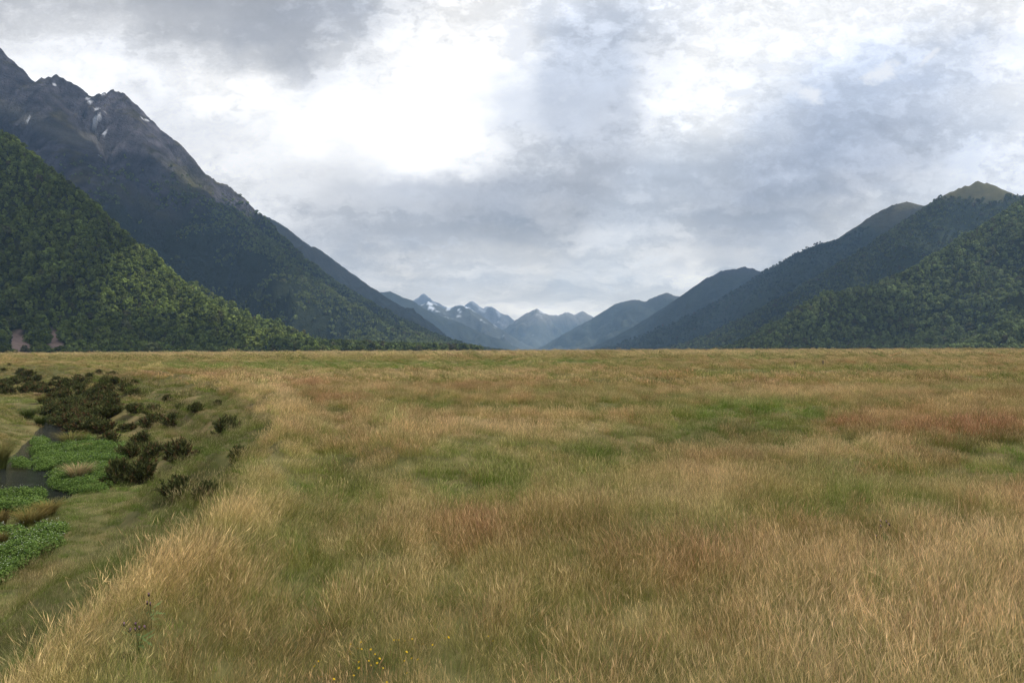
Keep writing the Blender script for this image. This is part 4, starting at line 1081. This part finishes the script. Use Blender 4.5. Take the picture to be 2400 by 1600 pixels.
def thistle(pxs, label, hgt, seed):
    r = np.random.default_rng(seed)
    pts = []
    cx = np.mean([p[0] for p in pxs]); cy = max(p[1] for p in pxs)
    d_ = ray(cx, np.mean([p[1] for p in pxs])); ts = np.geomspace(2.2, 25, 2000); P = CAMP + ts[:, None] * d_; k = np.argmax(P[:, 2] < ground(P[:, 0], P[:, 1]) + hgt); P = P[k]
    gz = float(ground(P[0], P[1])); base = np.array([P[0] + .03, P[1], gz])
    root = link(bpy.data.objects.new('thistle', None)); root.location = base; root.empty_display_size = .1; tag(root, label, 'thistle', 'purple thistles in the grass')
    V, F = [], []
    for (px, py) in pxs:
        tip = at(np.array(px), np.array(py), np.array(P[1] + r.normal() * .04)) - base
        b0 = len(V); mid = np.array([tip[0] * .25, tip[1] * .25, tip[2] * .55])
        for f in (0, .33, .66, 1.0):
            q = 2 * f * (1 - f) * mid + f * f * tip
            for i in range(4): a = 1.571 * i; V.append(q + np.array([math.cos(a), math.sin(a), 0]) * .003)
        for k in range(3):
            for i in range(4): j = (i + 1) % 4; F.append((b0 + 4 * k + i, b0 + 4 * k + j, b0 + 4 * k + 4 + j, b0 + 4 * k + 4 + i))
        o = link(bpy.data.objects.new('flower_head', TH)); o.parent = root; o.location = tip - np.array([0, 0, .02]); o.rotation_euler = (r.normal() * .35, r.normal() * .35, 0); o.scale = (0.85,) * 3
    o = link(bpy.data.objects.new('stem', mesh_np('stem', np.array(V), np.array(F), [FG]))); o.parent = root
    V, F = [], []
    for i in range(26):
        a = r.random() * 6.283; L_ = .06 + .10 * r.random(); p = np.array([r.normal() * .03, r.normal() * .03, hgt * (.1 + .65 * r.random())]); d = np.array([math.cos(a), math.sin(a), .35 * r.normal()]); s = np.array([-math.sin(a), math.cos(a), .3]) * .012; b0 = len(V)
        V += [p, p + d * L_ * .5 + s, p + d * L_, p + d * L_ * .5 - s]; F.append((b0, b0 + 1, b0 + 2, b0 + 3))
    o = link(bpy.data.objects.new('leaves', mesh_np('leaves', np.array(V), np.array(F), [flat_mat('thistle_leaf', (0.12, 0.17, 0.06))]))); o.parent = root
thistle([(349, 1392), (345, 1411), (352, 1414)], 'upper of two pale purple thistles on the left grassy lip', 0.30, 1)
thistle([(291, 1462), (318, 1459), (327, 1470), (341, 1468), (303, 1476), (320, 1474)], 'lower many-headed thistle with green leaves on the left grassy lip', 0.29, 2)
thistle([(2066, 1232), (2078, 1222), (2085, 1228), (2054, 1256), (2066, 1220)], 'purple thistle alone in the tan grass at the right', 0.38, 3)

# ------------------------------------------------------------------ small things far out on the plain
for i, (px, py, dep, w, h, lab) in enumerate([
  (1186, 826, 400, 5, 4, 'tiny dark shrub on the skyline of the plain below the valley gap'),
  (583, 839, 190, 7, 5, 'tiny brown shrub alone on the pale far plain at left'),
  (1727, 879, 60, 16, 10, 'green low bush alone on the plain right of centre')]):
    X_, Y_ = at(np.array(px), np.array(py), np.array(float(dep)))[:2]; gz = float(ground(X_, Y_))
    o = put_shrub(px, py, w, h, lab, None, i + 3, np.array([X_, Y_, gz + (0.35 if dep > 100 else 0.2)]))
pm, t = new_mat('weathered_wood'); b = t.new('ShaderNodeBsdfPrincipled'); t.put(b.inputs['Base Color'], t.mix(t.noise(None, 9.0, 4), (0.05, 0.042, 0.035), (0.11, 0.095, 0.08))); b.inputs['Roughness'].default_value = .9
t.l.new(b.outputs[0], t.new('ShaderNodeOutputMaterial').inputs[0])
for (px, py, dep, w, h, lab) in [(1863, 853, 95, 0.09, 1.05, 'thin dark wooden stake standing in the far grass'), (1929, 850, 105, 0.20, 0.78, 'squat dark post stub right of the thin stake in the far grass')]:
    X_, Y_ = at(np.array(px), np.array(py), np.array(float(dep)))[:2]; gz = float(ground(X_, Y_))
    V, F = [], []
    for (rr, z) in ((w * .55, -.1), (w * .5, h * .5), (w * .42, h * .97), (w * .2, h)):
        for i in range(8): a = .785 * i; V.append((rr * math.cos(a), rr * math.sin(a), z))
    for k in range(3):
        for i in range(8): j = (i + 1) % 8; F.append((8 * k + i, 8 * k + j, 8 * k + 8 + j, 8 * k + 8 + i))
    F.append((24, 26, 28, 30))
    o = link(bpy.data.objects.new('post', mesh_np('post', np.array(V), np.array(F), [pm]))); o.location = (X_, Y_, gz); tag(o, lab, 'post')

# ------------------------------------------------------------------ added cloud deck, unseen above the frame: shaped to throw shadows on the hills
LIT = {'L1': [[(372, 575), (425, 625), (470, 670), (560, 722), (700, 776), (860, 822), (860, 840), (640, 840), (520, 822), (400, 770), (300, 740), (200, 690), (150, 625), (160, 585), (230, 610), (330, 680), (400, 705), (370, 640), (330, 590)], [(-60, 330), (20, 350), (75, 400), (40, 420), (-60, 380)]],
       'L2': [[(600, 640), (680, 650), (760, 675), (820, 715), (900, 765), (1010, 795), (1075, 812), (1060, 822), (930, 822), (820, 800), (740, 750), (640, 715), (560, 660)], [(-200, 20), (80, 165), (290, 195), (340, 230), (470, 370), (560, 450), (560, 480), (470, 450), (400, 400), (330, 360), (250, 350), (150, 290), (0, 230), (-200, 150)], [(540, 430), (620, 505), (600, 530), (540, 480)], [(720, 590), (800, 650), (770, 650)]],
       'R1': [[(2080, 600), (2200, 590), (2420, 440), (2900, 300), (2900, 840), (2150, 840), (2160, 790), (2110, 740), (2130, 700), (2080, 690)], [(1770, 830), (1800, 770), (1880, 705), (1980, 668), (2080, 650), (2050, 700), (1950, 705), (1880, 760), (1820, 840)]],
       'R2': [[(2180, 470), (2300, 410), (2420, 450), (2340, 540), (2180, 620), (2060, 650), (1960, 680), (2040, 590)], [(1580, 830), (1700, 770), (1830, 730), (1800, 780), (1700, 830)]],
       'R3': [[(2050, 490), (2120, 460), (2190, 480), (2120, 500)]]}
HD, CS = 3500.0, 45.0
dx0, dy0 = -2500.0, 200.0
dn = (240, 140)
wl = np.zeros(dn[::-1]); wd = np.zeros(dn[::-1])
LIT['L3'] = LIT['R4'] = []
for nm, h_ in (('L1', L1), ('L2', L2), ('R1', R1), ('R2', R2), ('R3', R3), ('L3', L3), ('R4', R4)):
    X, Y = np.meshgrid(h_.ax, h_.ay); px, py, Z = h_.px, h_.py, h_.Z
    nd = np.hypot(X, Y); vis = ((h_.gx * X + h_.gy * Y) / nd + (CAM_H - Z) / nd > -0.05) & (Z > h_.zfoot - 5) & (px > -700) & (px < 3100)
    for h2 in (L1, L2, R1, R2, R3, L3, R4):
        if h2 is not h_:
            ins = (X > h2.ax[0]) & (X < h2.ax[-1]) & (Y > h2.ay[0]) & (Y < h2.ay[-1])
            vis &= ~(ins & (hz(h2, X, Y) > Z))
    jx = px + 14 * fbm(X, Y, 90, 3, 51); jy = py + 10 * fbm(X, Y, 90, 3, 52)
    lit = np.zeros(X.shape, bool)
    for pl in LIT[nm]: lit |= inpoly(jx, jy, pl)
    t_ = (HD - Z) / SUN[2]; U = ((X + t_ * SUN[0] - dx0) / CS).astype(int); V_ = ((Y + t_ * SUN[1] - dy0) / CS).astype(int)
    ok = vis & (U >= 0) & (U < dn[0]) & (V_ >= 0) & (V_ < dn[1])
    area = h_.res ** 2
    np.add.at(wl, (V_[ok & lit], U[ok & lit]), area); np.add.at(wd, (V_[ok & ~lit], U[ok & ~lit]), area)
cov = (wd - wl)
for _ in range(2):                                       # soften and close pinholes
    p_ = np.pad(cov, 1); cov = (p_[1:-1, 1:-1] * 2 + p_[:-2, 1:-1] + p_[2:, 1:-1] + p_[1:-1, :-2] + p_[1:-1, 2:]) / 6
on = cov > 500
jj, ii = np.nonzero(on)
vid = {}; V, F = [], []
def vtx(i, j, top):
    k = (i, j, top)
    if k not in vid:
        x, y = dx0 + i * CS, dy0 + j * CS
        ji = 0.35 * CS
        nb = sum(bool(on[b_, a_]) for a_ in (i - 1, i) for b_ in (j - 1, j) if 0 <= a_ < dn[0] and 0 <= b_ < dn[1])
        th = (40 + 130 * (nb == 4)) * (1 + 0.6 * float(pn(x / 260, y / 260, 5)))
        vid[k] = len(V); V.append((x + ji * float(pn(x / 70, y / 70, 1)), y + ji * float(pn(x / 70, y / 70, 2)), HD + (th if top else -0.35 * th)))
    return vid[k]
for j, i in zip(jj, ii):
    for top in (0, 1):
        q = [vtx(i, j, top), vtx(i + 1, j, top), vtx(i + 1, j + 1, top), vtx(i, j + 1, top)]
        F.append(q if top else q[::-1])
    for (di, dj, a_, b_) in ((-1, 0, (0, 1), (0, 0)), (1, 0, (1, 0), (1, 1)), (0, -1, (0, 0), (1, 0)), (0, 1, (1, 1), (0, 1))):
        i2, j2 = i + di, j + dj
        if not (0 <= i2 < dn[0] and 0 <= j2 < dn[1] and on[j2, i2]):
            F.append([vtx(i + a_[0], j + a_[1], 0), vtx(i + b_[0], j + b_[1], 0), vtx(i + b_[0], j + b_[1], 1), vtx(i + a_[0], j + a_[1], 1)])
cm, t = new_mat('cloud'); leaf_shader(t, (0.9, 0.9, 0.92), 0.55, 0.5, False)
tag(link(bpy.data.objects.new('shadow_clouds', mesh_np('shadow_clouds', np.array(V, float), np.array(F), [cm], True))), 'added cloud deck above the view, shaped to shade patches of the hills', kind='structure')
print('deck cells', len(jj))

# ------------------------------------------------------------------ haze
zt = max(h_.hmax for h_ in (L1, L2, L3, L4, L4b, L5, C1, R1, R2, R3, R4, R5)) + 60
hv = [(x, y, z) for z in (-70, zt) for y in (-500, 14000) for x in (-9000, 9000)]
hf = [(2, 3, 1, 0), (5, 7, 6, 4), (1, 5, 4, 0), (6, 7, 3, 2), (4, 6, 2, 0), (3, 7, 5, 1)]
hm = bpy.data.materials.new('haze'); hm.use_nodes = True; t = NT(hm.node_tree); t.n.clear()
pvn = t.new('ShaderNodeVolumePrincipled'); pvn.inputs['Color'].default_value = (0.42, 0.66, 1.0, 1); pvn.inputs['Density'].default_value = 0.000065; pvn.inputs['Anisotropy'].default_value = 0.2
t.l.new(pvn.outputs[0], t.new('ShaderNodeOutputMaterial').inputs['Volume'])
tag(link(bpy.data.objects.new('haze', mesh_np('haze', np.array(hv, float), np.array(hf), [hm]))), 'thin blue valley haze', kind='stuff')
